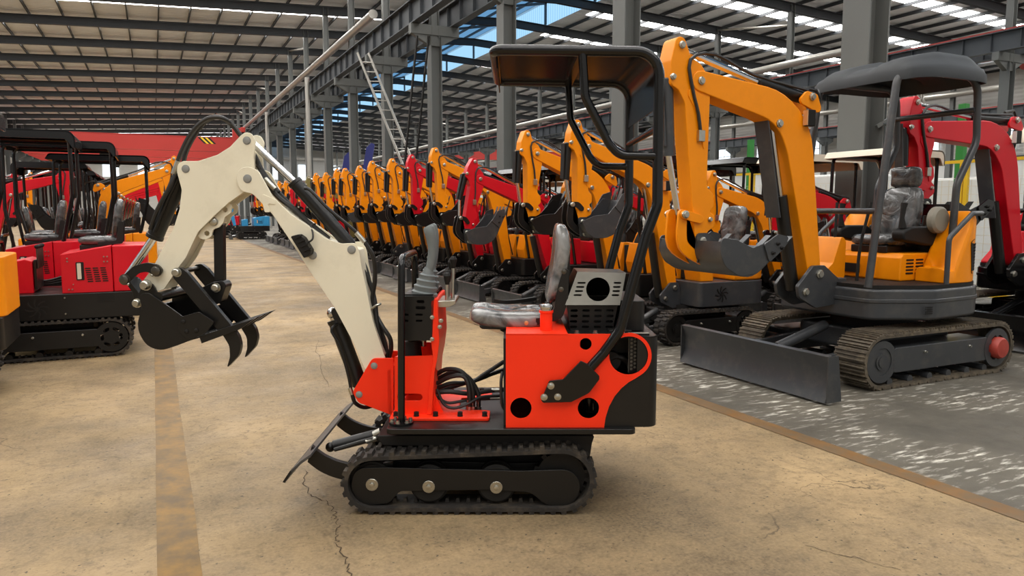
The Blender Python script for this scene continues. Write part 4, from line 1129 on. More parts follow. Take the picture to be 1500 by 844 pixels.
def ride_on(name, label, paint, loc, rz, group=None, canopy_on=True, boom=True, cz=2.12):
    """small machine with a tall painted rear body, low deck and wrapped seat on top"""
    g = thing(name, label, 'excavator', loc, rz, group)
    for sgn in (-1, 1):
        y = (.27, .49) if sgn > 0 else (-.49, -.27)
        crawler(g, 1.42, .2, *y, sgn)
    MB().box((0, 0, .27), (.7, .6, .16)).build('undercarriage', soft, g, bevel=.02)
    MB().rings((0, 0, .33), (0,0,1), [(0,.2),(0,.25),(.06,.25),(.06,.2)], 20, cap=True).build('slew_ring', soft, g)
    hp = [tuple(v) for v in fillet([((.55,-.46),.05),((.55,.46),.05),((-.86,.47),.12),((-.86,-.47),.12)], 0, n=5)]
    hb = MB().prism(hp, .40, .66, f=lambda x,y,z:(x,z,y)).build('house_base', black, g, bevel=.01)
    for sg in (-1, 1):
        fan_vent(hb, .12, .52, sg*.462, .1, sg, soft); slots_on(hb, -.48, .60, sg*.468, .2, 5, 1, sg, soft, .018)
        for x, z in ((-.12,.62),(-.12,.46)): pinbolt(hb, x, z, sg*.464, .009, sg, None, 'bolt')
    bd = [tuple(v) for v in fillet([(-.1,.66),(-.1,1.06),(-.56,1.13),(-.86,1.13),(-.86,.66)], .01)]
    bo = MB().prism([(-.1,.66),(-.1,1.05),(-.55,1.13),(-.55,.66)], -.45, .45).build('body', paint, g, bevel=.008)
    tl = [tuple(v) for v in fillet([((-.555,-.45),.0),((-.555,.45),.0),((-.88,.44),.16),((-.88,-.44),.16)], 0, n=6)]
    MB().prism([(p[0],p[1]) for p in tl], .66, 1.13, f=lambda x,y,z:(x,z,y)).build('rear_hood', paint, g, bevel=.012)
    for sg in (-1, 1):
        slots_on(bo, -.40, .84, sg*.452, .2, 7, 3, sg, soft, .022, shear=-.003)
        ga = MB().prism([tuple(v) for v in fillet([(-.30,.79),(-.23,.79),(-.23,.97),(-.30,.97)], .008)], sg*.45, sg*.455).build('gauge_recess', soft, bo)
        MB().prism([tuple(v) for v in fillet([(-.275,.80),(-.24,.80),(-.24,.96),(-.275,.96)], .006)], sg*.455, sg*.460).build('level_gauge', ivory, ga)
        for x, z in ((-.16,.98),(-.16,1.01),(-.16,.70),(-.19,.70),(-.48,1.02),(-.51,1.02),(-.48,.97),(-.51,.97)): pinbolt(bo, x, z, sg*.45, .008, sg, None, 'bolt')
        pinbolt(hb, -.2, .75, sg*.45, .006, sg, None, 'bolt')
    seat(g, -.42, 1.17, 1.0, wrapd)
    # front console, levers, grab rail, coiled hoses on the deck
    co = MB().prism([(.46,.66),(.16,.66),(.16,.98),(.22,1.0),(.44,.95)], -.28, .28).build('console', paint, g, bevel=.008)
    MB().box((.14, 0, .84), (.02, .5, .3)).build('console_back', black, co)
    for y in (-.2,-.1,.0,.1,.2):
        l = MB().cyl((.12, y, .90), (.12, y, 1.1), .009, n=8).build('lever', steel, co)
        MB().ball((.12, y, 1.12), .022).build('ball_grip', soft, l)
    MB().tube([tuple(v) for v in fillet([((.5,-.4,.66),0),((.5,-.4,1.16),.06),((.5,.4,1.16),.06),((.5,.4,.66),0)], 0, closed=False, n=5)], .018, 10).build('grab_rail', gloss, g)
    for k in range(3):
        MB().tube([(.5,-.36-.01*k,.68+.02*k),(.3,-.40,.69+.02*k),(.1,-.38,.69+.02*k),(-.06,-.32,.72+.03*k)], .014, 7, 4).build('hose', hose_m, g)
    if canopy_on: canopy(g, -.78, .42, .42, (1.12, .66), cz, 1.0, gloss)
    dozer(g, 1.0, 1.0, .25, bladest, .02, .3)
    if boom:
        swing(g, (.74,.62), 1.0, black, .55)
        boom_set(g, paint, (.74,.62), (.98,1.72), (1.8,2.0), 1.0, .82, .03, black, curl=.25)
    return g
def big_digger(name, label, paint, loc, rz, group=None, bend=(1.20,2.32), pivot=(2.23,2.50), arm_len=1.28, tilt=-.09, belt_style='steel', cz=2.66, detail=True, roofm=None, lamp=None, dark=grey, seatm=wrapd, curl=.12, bpin=(.90,.93)):
    """larger machine with steel crawlers, moulded canopy and rounded tail; +x forward"""
    g = thing(name, label, 'excavator', loc, rz, group)
    s = 1.25
    for sgn in (-1, 1):
        y = (.42, .72) if sgn > 0 else (-.72, -.42)
        crawler(g, 2.0, .235, *y, sgn, trackst, dark, 'steel', .112, hub=mat_hub)
    MB().box((0, 0, .33), (1.0, .86, .2)).build('undercarriage', dark, g, bevel=.03)
    MB().rings((0, 0, .42), (0,0,1), [(0,.3),(0,.38),(.12,.38),(.12,.3)], 28, cap=True).build('slew_ring', soft, g)
    dozer(g, 1.56, 1.73, .36, dark, .02, .5, 1.3)
    # house skirt: rounded plan, two bands
    hp = [tuple(v) for v in fillet([((.70,-.50),.12),((.70,.50),.12),((.2,.74),.2),((-.55,.68),.35),((-.76,.3),.3),((-.76,-.3),.3),((-.55,-.68),.35),((.2,-.74),.2)], 0, n=5)]
    hb = MB().prism(hp, .55, .82, f=lambda x,y,z:(x*(1-.04*(z<.6)),z,y) if False else (x,z,y)).build('house_skirt', dark, g, bevel=.03)
    hp2 = [(p[0]*1.012, p[1]*1.012) for p in hp]
    MB().prism(hp2, .70, .735, f=lambda x,y,z:(x,z,y)).build('skirt_rib', dark, hb, bevel=.008)
    for sg in (-1, 1):
        slots_on(hb, .25, .64, sg*.733, .12, 4, 1, sg, soft, .018)
    MB().prism([(p[0]*.97,p[1]*.97) for p in hp], .82, .85, f=lambda x,y,z:(x,z,y)).build('floor_plate', soft, g)
    # tail cowls: painted, sloping up to the back on both sides, black engine bay between
    def zt_(x): return .98 if x > -.14 else (.98+(-.14-x)/.24*.50 if x > -.38 else (1.48 if x > -.58 else 1.48-(-.58-x)/.16*.12))
    def yo(x): return .685 if x > -.28 else .685-((-.28-x)/.46)**2*.30
    xs_ = [-.05, -.10, -.14, -.18, -.24, -.30, -.36, -.40, -.46, -.52, -.58, -.64, -.70, -.74]
    for sg in (-1, 1):
        mb = MB(); vs = []
        for x in xs_:
            t, o = zt_(x), yo(x)
            vs += [(x, sg*q, z) for q, z in ((.37,.85),(.37,t-.03),(.40,t),(o-.07,t),(o-.02,t-.025),(o,t-.08),(o,.85))]
        fs = [[i*7+j, i*7+(j+1)%7, (i+1)*7+(j+1)%7, (i+1)*7+j] for i in range(len(xs_)-1) for j in range(7)]
        fs += [list(range(7)), [(len(xs_)-1)*7+j for j in range(7)][::-1]]
        mb.add(vs, fs); cow = mb.build('tail_cowl', paint, g, bevel=.012, ang=30)
        gh = [slot((-.60+.03*i+.004*j, .96+.028*j), .024, .018, 3) for i in range(7) for j in range(9)]
        ol_ = fillet([(-.635,.925),(-.385,.925),(-.335,1.21),(-.42,1.235),(-.60,1.22)], .03)
        MB().prism([tuple(v) for v in ol_], 0, .006, f=lambda x,y,z: (x, sg*(yo(x)+.001+y), z), holes=gh).build('side_grille', soft, cow)
    MB().box((-.52, 0, 1.10), (.44, .70, .50)).build('engine_bay_cover', soft, g, bevel=.03)
    # seat pedestal with a painted front, seat, headrest, arm consoles
    sp = MB().prism([tuple(v) for v in fillet([(.14,.85),(.14,1.06),(.10,1.10),(-.3,1.10),(-.3,.85)], .02)], -.36, .36).build('seat_pedestal', paint, g, bevel=.015)
    MB().prism([tuple(v) for v in fillet([(.142,.90),(.142,.985),(.150,.985),(.150,.90)], .0)], -.30, -.06).build('louvre_panel', soft, sp)
    slots_on(sp, -.05, .98, .362, .26, 5, 2, 1, soft, .03)
    seat(g, -.08, 1.21, 1.15, seatm)
    MB().slab((.2,.30,.11), Matrix.Translation((-.36, 0, 1.80)) @ Matrix.Rotation(PI/2,4,'Y'), e=.4, n=20, m=8, nz=.012).build('headrest', seatm, g, ang=60)
    for sg in (-1, 1):
        MB().prism([tuple(v) for v in fillet([(.16,1.22),(.18,1.30),(.06,1.34),(-.2,1.34),(-.34,1.26),(-.3,1.15)], .04)], sg*.27, sg*.40).build('arm_console', soft, g, bevel=.02)
        MB().tube([(.10,sg*.33,1.33),(.11,sg*.33,1.42),(.10,sg*.33,1.50),(.09,sg*.33,1.55)], [.035,.02,.024,.03], 10).build('joystick', soft, g)
    MB().rings((-.24, .40, 1.40), (0,1,0), [(0,.12),(.05,.12),(.07,.10),(.075,.0)], 24, cap=False).build('belt_retractor', retr, g)
    for y in (-.14, .14):
        MB().tube([(.42,y,.85),(.40,y,1.15),(.36,y*1.2,1.42),(.34,y*1.3,1.56)], .014, 8, 3).build('travel_lever', soft, g)
    MB().prism([tuple(v) for v in fillet([(.34,.85),(.66,.85),(.66,.88),(.5,1.0),(.40,1.26),(.34,1.2)], .03)], -.48, -.06).build('front_cowl', paint, g, bevel=.02)
    # canopy posts, cross rail, moulded roof
    yw = .40; yc = .13; x0, x1 = -.52, .58; r = .032
    for sg in (-1, 1):
        yy = yc+sg*yw
        P = [((-.30,yy,1.2),0),((-.32,yy,1.72),.2),((-.56,yy,2.1),.2),((x0,yy,cz),.16),((x1-.05,yy,cz),.16),((.76,yy,.84),0)]
        MB().tube([tuple(v) for v in fillet(P, 0, closed=False, n=6)], r, 12).build('canopy_post', dark, g)
        MB().tube([tuple(v) for v in fillet([((-.02,sg*.69,.85),0),((-.02,sg*.69,1.25),.08),((-.32,sg*.69,1.46),.06),((-.48,sg*.67,1.46),0)], 0, closed=False, n=6)], .022, 10).build('grab_rail', dark, g)
    MB().cyl((x0, yc-yw, cz-.28), (x0, yc+yw, cz-.28), .026, n=12).build('cross_tube', dark, g)
    MB().cyl((.67, yc-yw, 1.48), (.67, yc+yw, 1.48), .026, n=12).build('cross_rail', dark, g)
    canopy_roof_only(g, x0-.02, x1-.10, yw, cz, s, roofm or moulded, yc)
    swing(g, bpin, s, dark, .62)
    boom_set(g, paint, bpin, bend, pivot, s, arm_len, tilt, dark, big=True, curl=curl, link_m=paint, lamp=lamp, bs=.78, bwid=.31)
    return g

def canopy_roof_only(root, x0, x1, yw, zt, s, rm, yc=0.0):
    mb = MB(); nx, ny = 20, 26; vs = []; w = yw+.10*s
    for lay in (0, 1):
        for i in range(nx+1):
            for j in range(ny+1):
                u, v = i/nx*2-1, j/ny*2-1
                edge = 1-max(abs(u), abs(v))**7
                k = 1-.05*(abs(u)*abs(v))**3*2
                z = zt + .015 + .095*s*edge*(1-.45*max(0,u)) - .03*s*max(0, u)**2
                z += .05*s*min(1, max(0, (edge-.25)*3))*max(0, min(1, (.30-abs(abs(v)-.52))*9))*(1-.8*max(0,u))
                if lay: z -= .06*s
                vs.append((x0-.04*s+(x1-x0+.12*s)*(u*k+1)/2, yc+w*v*k, z))
    fs = []; N = (nx+1)*(ny+1); q = lambda i, j: i*(ny+1)+j
    for i in range(nx):
        for j in range(ny):
            f = [q(i,j), q(i+1,j), q(i+1,j+1), q(i,j+1)]
            fs.append(f); fs.append([N+k for k in f[::-1]])
    for i in range(nx):
        for j in (0, ny): fs.append([q(i,j), q(i+1,j), N+q(i+1,j), N+q(i,j)])
    for j in range(ny):
        for i in (0, nx): fs.append([q(i,j), q(i,j+1), N+q(i,j+1), N+q(i,j)])
    mb.add(vs, fs)
    mb.build('canopy_roof', rm, root, ang=60)

retr = mat('beige_retractor', rgb(138,132,118), .5)
mat_hub = mat('faded_red_cap', rgb(170,62,50), .5, var=.15, scale=12)

# ------------------------------------------------------------------ parked machines, placed
big_digger('mini_excavator', 'large yellow mini excavator with dark grey moulded canopy, steel crawlers and blade facing the aisle', orange, (6.15, 4.80, 0), PI, lamp=lampm)
big_digger('mini_excavator', 'large mini excavator with red boom and lamp, parked behind the grey canopied yellow one', red, (9.66, 5.1, 0), PI, bend=(1.27,2.3), pivot=(2.56,2.30), arm_len=.78, tilt=-.1, lamp=lamp2, dark=gloss, cz=2.36, roofm=ivory)

XR = 5.6
ya = digger('mini_excavator', 'yellow mini excavator with dark grey bucket, first in the line behind the large yellow one', orange, (XR, 6.9, 0), PI, 'diggers lining the aisle', base_m=grey, canopy_on=False, bucket_m=grey, lamp=lampm)
yb = digger('mini_excavator', 'yellow mini excavator with black bucket, parked beside the one next to the large digger', orange, (XR, 8.07, 0), PI, 'diggers lining the aisle')
ra_ = digger('mini_excavator', 'red mini excavator with lowered arm and dark grey bucket, nearest red one in the line', red, (XR, 9.8, 0), PI, 'diggers lining the aisle', pivot=(1.40,1.92), bend=(.5,1.6), arm_len=.80, tilt=.22, bucket_m=grey)
yc = digger('mini_excavator', 'yellow mini excavator with raised arm, just beyond the nearest red one of the line', orange, (XR, 11.3, 0), PI, 'diggers lining the aisle', tilt=.0, pivot=(1.38,2.2))
rb_ = digger('mini_excavator', 'red mini excavator with upright arm, second red one along the line', red, (XR, 12.45, 0), PI, 'diggers lining the aisle')
ol = digger('mini_excavator', 'olive green mini excavator far along the line beside the aisle', olive, (XR, 21.9, 0), PI, 'diggers lining the aisle')
seq = [(yb,13.55,'yellow mini excavator standing right behind the second red one of the line'),
       (yc,14.95,'yellow mini excavator with tallest raised arm in the middle of the line'),
       (yb,16.1,'yellow mini excavator mid line, first of five close-set yellow arms'),
       (ya,17.2,'yellow mini excavator mid line, second of five close-set yellow arms'),
       (yc,18.3,'yellow mini excavator mid line, third of five close-set yellow arms'),
       (yb,19.45,'yellow mini excavator mid line, fourth of five close-set yellow arms'),
       (yc,20.65,'yellow mini excavator mid line, last of five close-set yellow arms before the olive one'),
       (rb_,23.3,'red mini excavator just beyond the olive green one'),
       (ra_,24.6,'red mini excavator with lowered arm beyond the olive green one'),
       (yb,25.9,'yellow mini excavator far along the line, first past the red pair'),
       (yc,27.2,'yellow mini excavator far along the line, second past the red pair'),
       (yb,28.5,'yellow mini excavator far along the line, third past the red pair'),
       (rb_,29.8,'red mini excavator far along the line between yellow ones'),
       (yb,31.2,'yellow mini excavator near the far end of the line'),
       (yc,32.6,'yellow mini excavator with raised arm near the far end of the line'),
       (yb,34.0,'yellow mini excavator last but one in the line'),
       (rb_,35.4,'red mini excavator last in the line before the blue one')]
for o, y, l in seq:
    copy_tree(o, (XR + random.uniform(-.05,.05), y, 0), PI, l, 'diggers lining the aisle')
# second line, behind the first
XS = 8.15
low = dict(pivot=(1.34,1.72), bend=(.55,1.5), arm_len=.72, tilt=.1)
sa = digger('mini_excavator', 'red mini excavator with ivory canopy roof and low boom behind the large yellow one', red, (XS, 6.58, 0), PI, 'second line of diggers', roofm=ivory, cz=2.18, **low)
sb = digger('mini_excavator', 'yellow mini excavator with ivory canopy roof beside the grey column', orange, (XS-.05, 7.74, 0), PI, 'second line of diggers', roofm=ivory, cz=2.18, **low)
sc2 = digger('mini_excavator', 'yellow mini excavator with flat black canopy and low boom behind the grey wrapped seat', orange, (XS, 9.0, 0), PI, 'second line of diggers', cz=2.22, **low)
sd2 = digger('mini_excavator', 'red mini excavator with flat black canopy in the second line', red, (XS, 10.3, 0), PI, 'second line of diggers', cz=2.2, **low)
for o, y, l in ((sc2,11.6,'yellow black-roofed mini excavator of the second line beyond its first red black-roofed one'),(sd2,12.8,'red black-roofed mini excavator of the second line, second of its colour'),(sc2,14.8,'yellow black-roofed mini excavator of the second line past the second column'),
                (sb,16.1,'yellow mini excavator with ivory roof deep in the second line'),(sd2,17.4,'red black-roofed mini excavator deep in the second line'),(sc2,18.7,'yellow black-roofed mini excavator deep in the second line before the third column'),(sc2,20.9,'yellow black-roofed mini excavator deep in the second line past the third column'),
                (sd2,22.3,'red black-roofed mini excavator near the end of the second line'),(sc2,23.7,'yellow black-roofed mini excavator last in the second line')):
    copy_tree(o, (XS, y, 0), PI, l, 'second line of diggers')
# the other side of the aisle: tails to the aisle
la = ride_on('mini_excavator', 'yellow mini excavator with black canopy, leftmost and nearest of those across the aisle', orange, (-1.95, 7.25, 0), PI, 'machines with tails to the aisle', cz=2.3)
lb_ = ride_on('mini_excavator', 'red mini excavator with tall slotted rear body and no canopy, tail to the aisle', red, (-.95, 8.97, 0), PI, 'machines with tails to the aisle', canopy_on=False)
lc = ride_on('mini_excavator', 'red mini excavator with black canopy directly behind the one without canopy', red, (-1.6, 10.3, 0), PI, 'machines with tails to the aisle', cz=2.33, boom=False)
ld = copy_tree(lc, (-1.25, 11.7, 0), PI, 'red mini excavator with black canopy, third red tail from the yellow one', 'machines with tails to the aisle')
le = ride_on('mini_excavator', 'yellow mini excavator with black canopy behind the red tails', orange, (-.85, 13.1, 0), PI, 'machines with tails to the aisle', cz=2.25, boom=False)
dkl = dict(group='machines across the aisle facing it')
l1 = digger('mini_excavator', 'yellow mini excavator reaching toward the aisle behind the white arm', orange, (-1.15, 14.6, 0), 0, 'machines across the aisle facing it', cz=2.2)
l2 = digger('mini_excavator', 'red mini excavator with big curved boom behind the black canopies', red, (-2.9, 15.9, 0), 0, 'machines across the aisle facing it', cz=2.2, pivot=(1.40,2.05))
for o, x, y, l in ((l2,-4.2,17.4,'red mini excavator seen past the black canopy posts at the picture edge'),(l1,-1.2,17.4,'yellow mini excavator facing the aisle, second yellow one there'),(l2,-1.2,18.7,'red mini excavator facing the aisle between two yellow ones'),
                   (l1,-1.2,20.0,'yellow mini excavator facing the aisle, third yellow one there'),(l2,-1.2,21.4,'red mini excavator facing the aisle beyond the third yellow one'),(l1,-1.2,22.8,'yellow mini excavator facing the aisle, fourth yellow one there'),
                   (l2,-1.2,24.3,'red mini excavator facing the aisle far down its other side'),(l1,-1.2,26.0,'yellow mini excavator facing the aisle, fifth yellow one there'),(l2,-1.2,28.0,'red mini excavator facing the aisle near the far end'),(l1,-1.2,30.0,'yellow mini excavator facing the aisle, last yellow one there'),
                   (l2,-4.3,20.0,'red mini excavator in the back rank of the other side'),(l1,-4.3,22.6,'yellow mini excavator in the back rank of the other side')):
    copy_tree(o, (x, y, 0), 0, l, 'machines across the aisle facing it')
bl = ride_on('mini_excavator', 'small sky blue excavator standing broadside at the far end of the aisle', sky, (4.35, 38.9, 0), PI, None, canopy_on=False)
rf_ = copy_tree(lb_, (3.2, 41.5, 0), PI, 'red excavator standing behind the blue one at the far end')
of_ = copy_tree(la, (2.6, 43.5, 0), PI, 'yellow excavator with black canopy behind the blue and red ones at the far end')
# ================================================================== the hall
BAY = 23.3
LX = [9.3-BAY, 9.3, 9.3+BAY, 9.3+2*BAY]
RX = 9.3+BAY/2
COLY = [7.63+6*k for k in range(-3, 24)]
YEND, YB = 150.0, -13.0
XL, XRW = LX[0]-2.2, LX[3]+1.6
def roofz(x): return 13.66 - .048*abs(x-RX)

steelp = mat('column_paint', rgb(98,100,97), .5, var=.08, scale=.8)
beamp = mat('beam_paint', rgb(64,68,72), .55, var=.1, scale=.5)
rafp = mat('rafter_paint', rgb(44,47,50), .6, var=.08, scale=.4)
galv = mat('galvanised_pipe', rgb(176,172,164), .35, .6, var=.1, scale=2)
railred = mat('red_rail', rgb(150,44,36), .5)

def sheetmat(name, col, period, axis=0):
    m = mat(name, col, .6, var=.12, scale=.25)
    nt = m.node_tree; N, L = nt.nodes, nt.links; b = N['Principled BSDF']
    tc = N.new('ShaderNodeTexCoord'); wv = N.new('ShaderNodeTexWave'); wv.bands_direction = 'XYZ'[axis]; wv.inputs['Scale'].default_value = 1/period*.314*1.0
    L.new(tc.outputs['Object'], wv.inputs['Vector'])
    bp = N.new('ShaderNodeBump'); bp.inputs['Strength'].default_value = .6; bp.inputs['Distance'].default_value = .03
    L.new(wv.outputs['Fac'], bp.inputs['Height']); L.new(bp.outputs[0], b.inputs['Normal'])
    return m
roofm_ = sheetmat('roof_sheet_paint', rgb(224,226,230), .3, 1)
wallm = sheetmat('wall_sheet_paint', rgb(188,186,180), .3, 2)
wallw = mat('white_wall_panel', rgb(222,222,218), .6, var=.05, scale=.3)

def emitm(name, col, st):
    m = bpy.data.materials.new(name); m.use_nodes = True
    nt = m.node_tree; nt.nodes.clear()
    o = nt.nodes.new('ShaderNodeOutputMaterial'); e = nt.nodes.new('ShaderNodeEmission')
    e.inputs[0].default_value = (*col, 1); e.inputs[1].default_value = st
    nt.links.new(e.outputs[0], o.inputs[0]); return m
SKYL = emitm('skylight_daylight', (1.0, .98, .95), 11.0)
RIDGE = emitm('ridge_glazing_blue', (.16, .38, .66), .6)
RIDGEW = emitm('ridge_glazing_pale', (.42, .72, 1.0), .8)
WINL = emitm('window_daylight', (.80, .90, 1.0), 1.6)

# floor: tan concrete, greyer beyond the yellow line
def floormat():
    m = bpy.data.materials.new('concrete_floor'); m.use_nodes = True
    nt = m.node_tree; N, L = nt.nodes, nt.links; b = N['Principled BSDF']
    tc = N.new('ShaderNodeTexCoord')
    def noi(sc, det=6, rough=.6, vec=None, dist=0):
        n = N.new('ShaderNodeTexNoise'); n.inputs['Scale'].default_value = sc; n.inputs['Detail'].default_value = det; n.inputs['Roughness'].default_value = rough; n.inputs['Distortion'].default_value = dist
        L.new(vec or tc.outputs['Object'], n.inputs['Vector']); return n.outputs['Fac']
    def ramp(src, a, b_, lo=0.0, hi=1.0):
        r = N.new('ShaderNodeMapRange'); r.inputs[1].default_value = a; r.inputs[2].default_value = b_; r.inputs[3].default_value = lo; r.inputs[4].default_value = hi
        L.new(src, r.inputs[0]); return r.outputs[0]
    def mix(f, a, b_, mode='MIX'):
        x = N.new('ShaderNodeMix'); x.data_type = 'RGBA'; x.blend_type = mode
        if isinstance(f, float): x.inputs[0].default_value = f
        else: L.new(f, x.inputs[0])
        for i, q in ((6, a), (7, b_)):
            if isinstance(q, tuple): x.inputs[i].default_value = (*q, 1)
            else: L.new(q, x.inputs[i])
        return x.outputs[2]
    def mul(a, b_):
        x = N.new('ShaderNodeMath'); x.operation = 'MULTIPLY'
        for i, q in ((0, a), (1, b_)):
            if isinstance(q, float): x.inputs[i].default_value = q
            else: L.new(q, x.inputs[i])
        return x.outputs[0]
    sep = N.new('ShaderNodeSeparateXYZ'); L.new(tc.outputs['Object'], sep.inputs[0])
    base = mix(ramp(noi(.55, 8, .62), .36, .64), rgb(90,77,58), rgb(174,148,108))
    base = mix(ramp(noi(.23, 4, .6), .42, .68, 0, .4), base, rgb(92,78,58))
    base = mix(ramp(noi(2.6, 9, .7, dist=.6), .50, .68, 0, .6), base, rgb(92,80,63))
    base = mix(ramp(noi(7, 8, .7), .58, .68, 0, .6), base, rgb(74,66,54))
    base = mix(ramp(noi(60, 3, .6), .30, .72, 0, .4), base, rgb(172,148,112))
    base = mix(ramp(noi(16, 6, .75), .50, .66, 0, .45), base, rgb(84,70,50))
    # small pits
    base = mix(ramp(noi(38, 2, .5), .66, .72, 0, .85), base, rgb(70,62,50))
    g = mix(ramp(noi(.8, 8, .65), .35, .68), rgb(74,70,62), rgb(108,102,90))
    g = mix(ramp(noi(5, 8, .7), .52, .68, 0, .5), g, rgb(88,84,78))
    # pale scuffs left by steel crawlers, drawn out sideways
    mp = N.new('ShaderNodeMapping'); mp.inputs['Scale'].default_value = (5, 22, 1); mp.inputs['Rotation'].default_value = (0, 0, -.55)
    L.new(tc.outputs['Object'], mp.inputs['Vector'])
    sc_ = ramp(noi(1.0, 5, .6, mp.outputs[0]), .53, .66)
    sc_ = mul(sc_, ramp(noi(.8, 3, .5), .44, .60))
    g = mix(mul(sc_, .85), g, rgb(226,222,208))
    e = N.new('ShaderNodeMath'); e.operation = 'ADD'; L.new(sep.outputs[0], e.inputs[0]); L.new(ramp(noi(3, 6, .7), 0, 1, -.12, .12), e.inputs[1])
    side_ = ramp(e.outputs[0], 3.72, 3.86)
    col = mix(side_, base, g)
    # hairline cracks
    mv = N.new('ShaderNodeVectorMath'); mv.operation = 'ADD'
    nd = N.new('ShaderNodeTexNoise'); nd.inputs['Scale'].default_value = 1.6; nd.inputs['Detail'].default_value = 6
    L.new(tc.outputs['Object'], nd.inputs['Vector'])
    sc2_ = N.new('ShaderNodeVectorMath'); sc2_.operation = 'SCALE'; sc2_.inputs['Scale'].default_value = 1.1
    L.new(nd.outputs['Color'], sc2_.inputs[0])
    L.new(tc.outputs['Object'], mv.inputs[0]); L.new(sc2_.outputs[0], mv.inputs[1])
    vo = N.new('ShaderNodeTexVoronoi'); vo.feature = 'DISTANCE_TO_EDGE'; vo.inputs['Scale'].default_value = .55
    L.new(mv.outputs[0], vo.inputs['Vector'])
    ck_ = ramp(vo.outputs['Distance'], .0015, .005, 1, 0)
    ck_ = mul(ck_, ramp(noi(.7, 3, .5), .48, .60))
    col = mix(mul(ck_, .75), col, rgb(74,62,46))
    L.new(col, b.inputs['Base Color'])
    L.new(ramp(noi(1.7, 6, .6), .3, .7, .5, .8), b.inputs['Roughness']); b.inputs['Specular IOR Level'].default_value = .3
    bp = N.new('ShaderNodeBump'); bp.inputs['Strength'].default_value = .12; bp.inputs['Distance'].default_value = .01
    L.new(noi(90, 4, .6), bp.inputs['Height']); L.new(bp.outputs[0], b.inputs['Normal'])
    return m
FL = floormat()
fb = MB(); fb.add([(XL,YB,0),(XRW,YB,0),(XRW,YEND,0),(XL,YEND,0)], [(0,1,2,3)])
struct('floor', fb, FL)

def linemat(name, paint, worn, amt):
    m = mat(name, paint, .6, var=.25, scale=4)
    nt = m.node_tree; N, L = nt.nodes, nt.links; b = N['Principled BSDF']
    tc = N.new('ShaderNodeTexCoord'); nz = N.new('ShaderNodeTexNoise'); nz.inputs['Scale'].default_value = 6; nz.inputs['Detail'].default_value = 9; nz.inputs['Roughness'].default_value = .7
    L.new(tc.outputs['Object'], nz.inputs['Vector'])
    r = N.new('ShaderNodeMapRange'); r.inputs[1].default_value = .38; r.inputs[2].default_value = .62; r.inputs[4].default_value = amt
    L.new(nz.outputs['Fac'], r.inputs[0])
    x = N.new('ShaderNodeMix'); x.data_type = 'RGBA'; x.inputs[7].default_value = (*worn, 1)
    src = b.inputs['Base Color'].links[0].from_socket
    L.new(r.outputs[0], x.inputs[0]); L.new(src, x.inputs[6]); L.new(x.outputs[2], b.inputs['Base Color'])
    return m
lm1 = linemat('worn_yellow_line', rgb(136,102,42), rgb(84,70,48), .75)
lm2 = linemat('worn_ochre_line', rgb(120,84,38), rgb(98,82,58), .85)
def strip(name, x0, x1, y0, y1, m):
    mb = MB(); n = 60
    vs = []; random.seed(3)
    for i in range(n+1):
        y = y0+(y1-y0)*(i/n)**1.6
        vs += [(x0+random.uniform(-.004,.004), y, .003), (x1+random.uniform(-.004,.004), y, .003)]
    mb.add(vs, [(2*i,2*i+1,2*i+3,2*i+2) for i in range(n)])
    return struct(name, mb, m)
strip('floor_marking_line', -.055, .115, 1.5, 60, lm1)
strip('floor_marking_line', 3.70, 3.84, -3, 60, lm2)
# the long crack under the blade
def gp(px, py):
    b = (422-py)/F; h = CP+b*SP; z = -SP+b*CP; t = -CAMH/z
    return hall((px-750)/F*t, h*t)
def crack(pts, w):
    P = [Vector(gp(*p)).to_3d() for p in pts]; random.seed(11)
    Q = []
    for i in range(len(P)-1):
        for k in range(5):
            q = P[i].lerp(P[i+1], k/5); Q.append(q + Vector((random.uniform(-1,1), random.uniform(-1,1), 0))*.012)
    Q.append(P[-1]); mb = MB(); vs = []
    for i, q in enumerate(Q):
        d = (Q[min(i+1,len(Q)-1)]-Q[max(i-1,0)]).normalized(); n = Vector((-d.y, d.x, 0)); ww = w*random.uniform(.4,1.2)
        vs += [q+n*ww+Vector((0,0,.0025)), q-n*ww+Vector((0,0,.0025))]
    mb.add(vs, [(2*i,2*i+1,2*i+3,2*i+2) for i in range(len(Q)-1)])
    return struct('floor_crack_line', mb, crackm)
crackm = mat('crack_dark', rgb(72,58,40), .9)
crack([(448,690),(446,708),(452,722),(466,731),(481,738),(488,748),(492,760),(497,772),(493,786),(496,800),(504,815),(510,832),(514,850)], .0032)
crack([(545,510),(538,530),(528,560),(520,585),(505,604)], .002)
crack([(466,498),(463,514),(470,528),(472,548),(482,568)], .002)
crack([(1180,800),(1225,812),(1270,822),(1320,836)], .002)

# roof sheets (two slopes), with an opening for the ridge light
MX0, MX1 = RX-4.6, RX+2.6
def roofplane(name, xa, xb):
    mb = MB(); mb.add([(xa,YB,roofz(xa)),(xb,YB,roofz(xb)),(xb,YEND,roofz(xb)),(xa,YEND,roofz(xa))], [(0,1,2,3)])
    return struct(name, mb, roofm_)
roofplane('ceiling', XL, MX0); roofplane('ceiling', MX1, XRW)
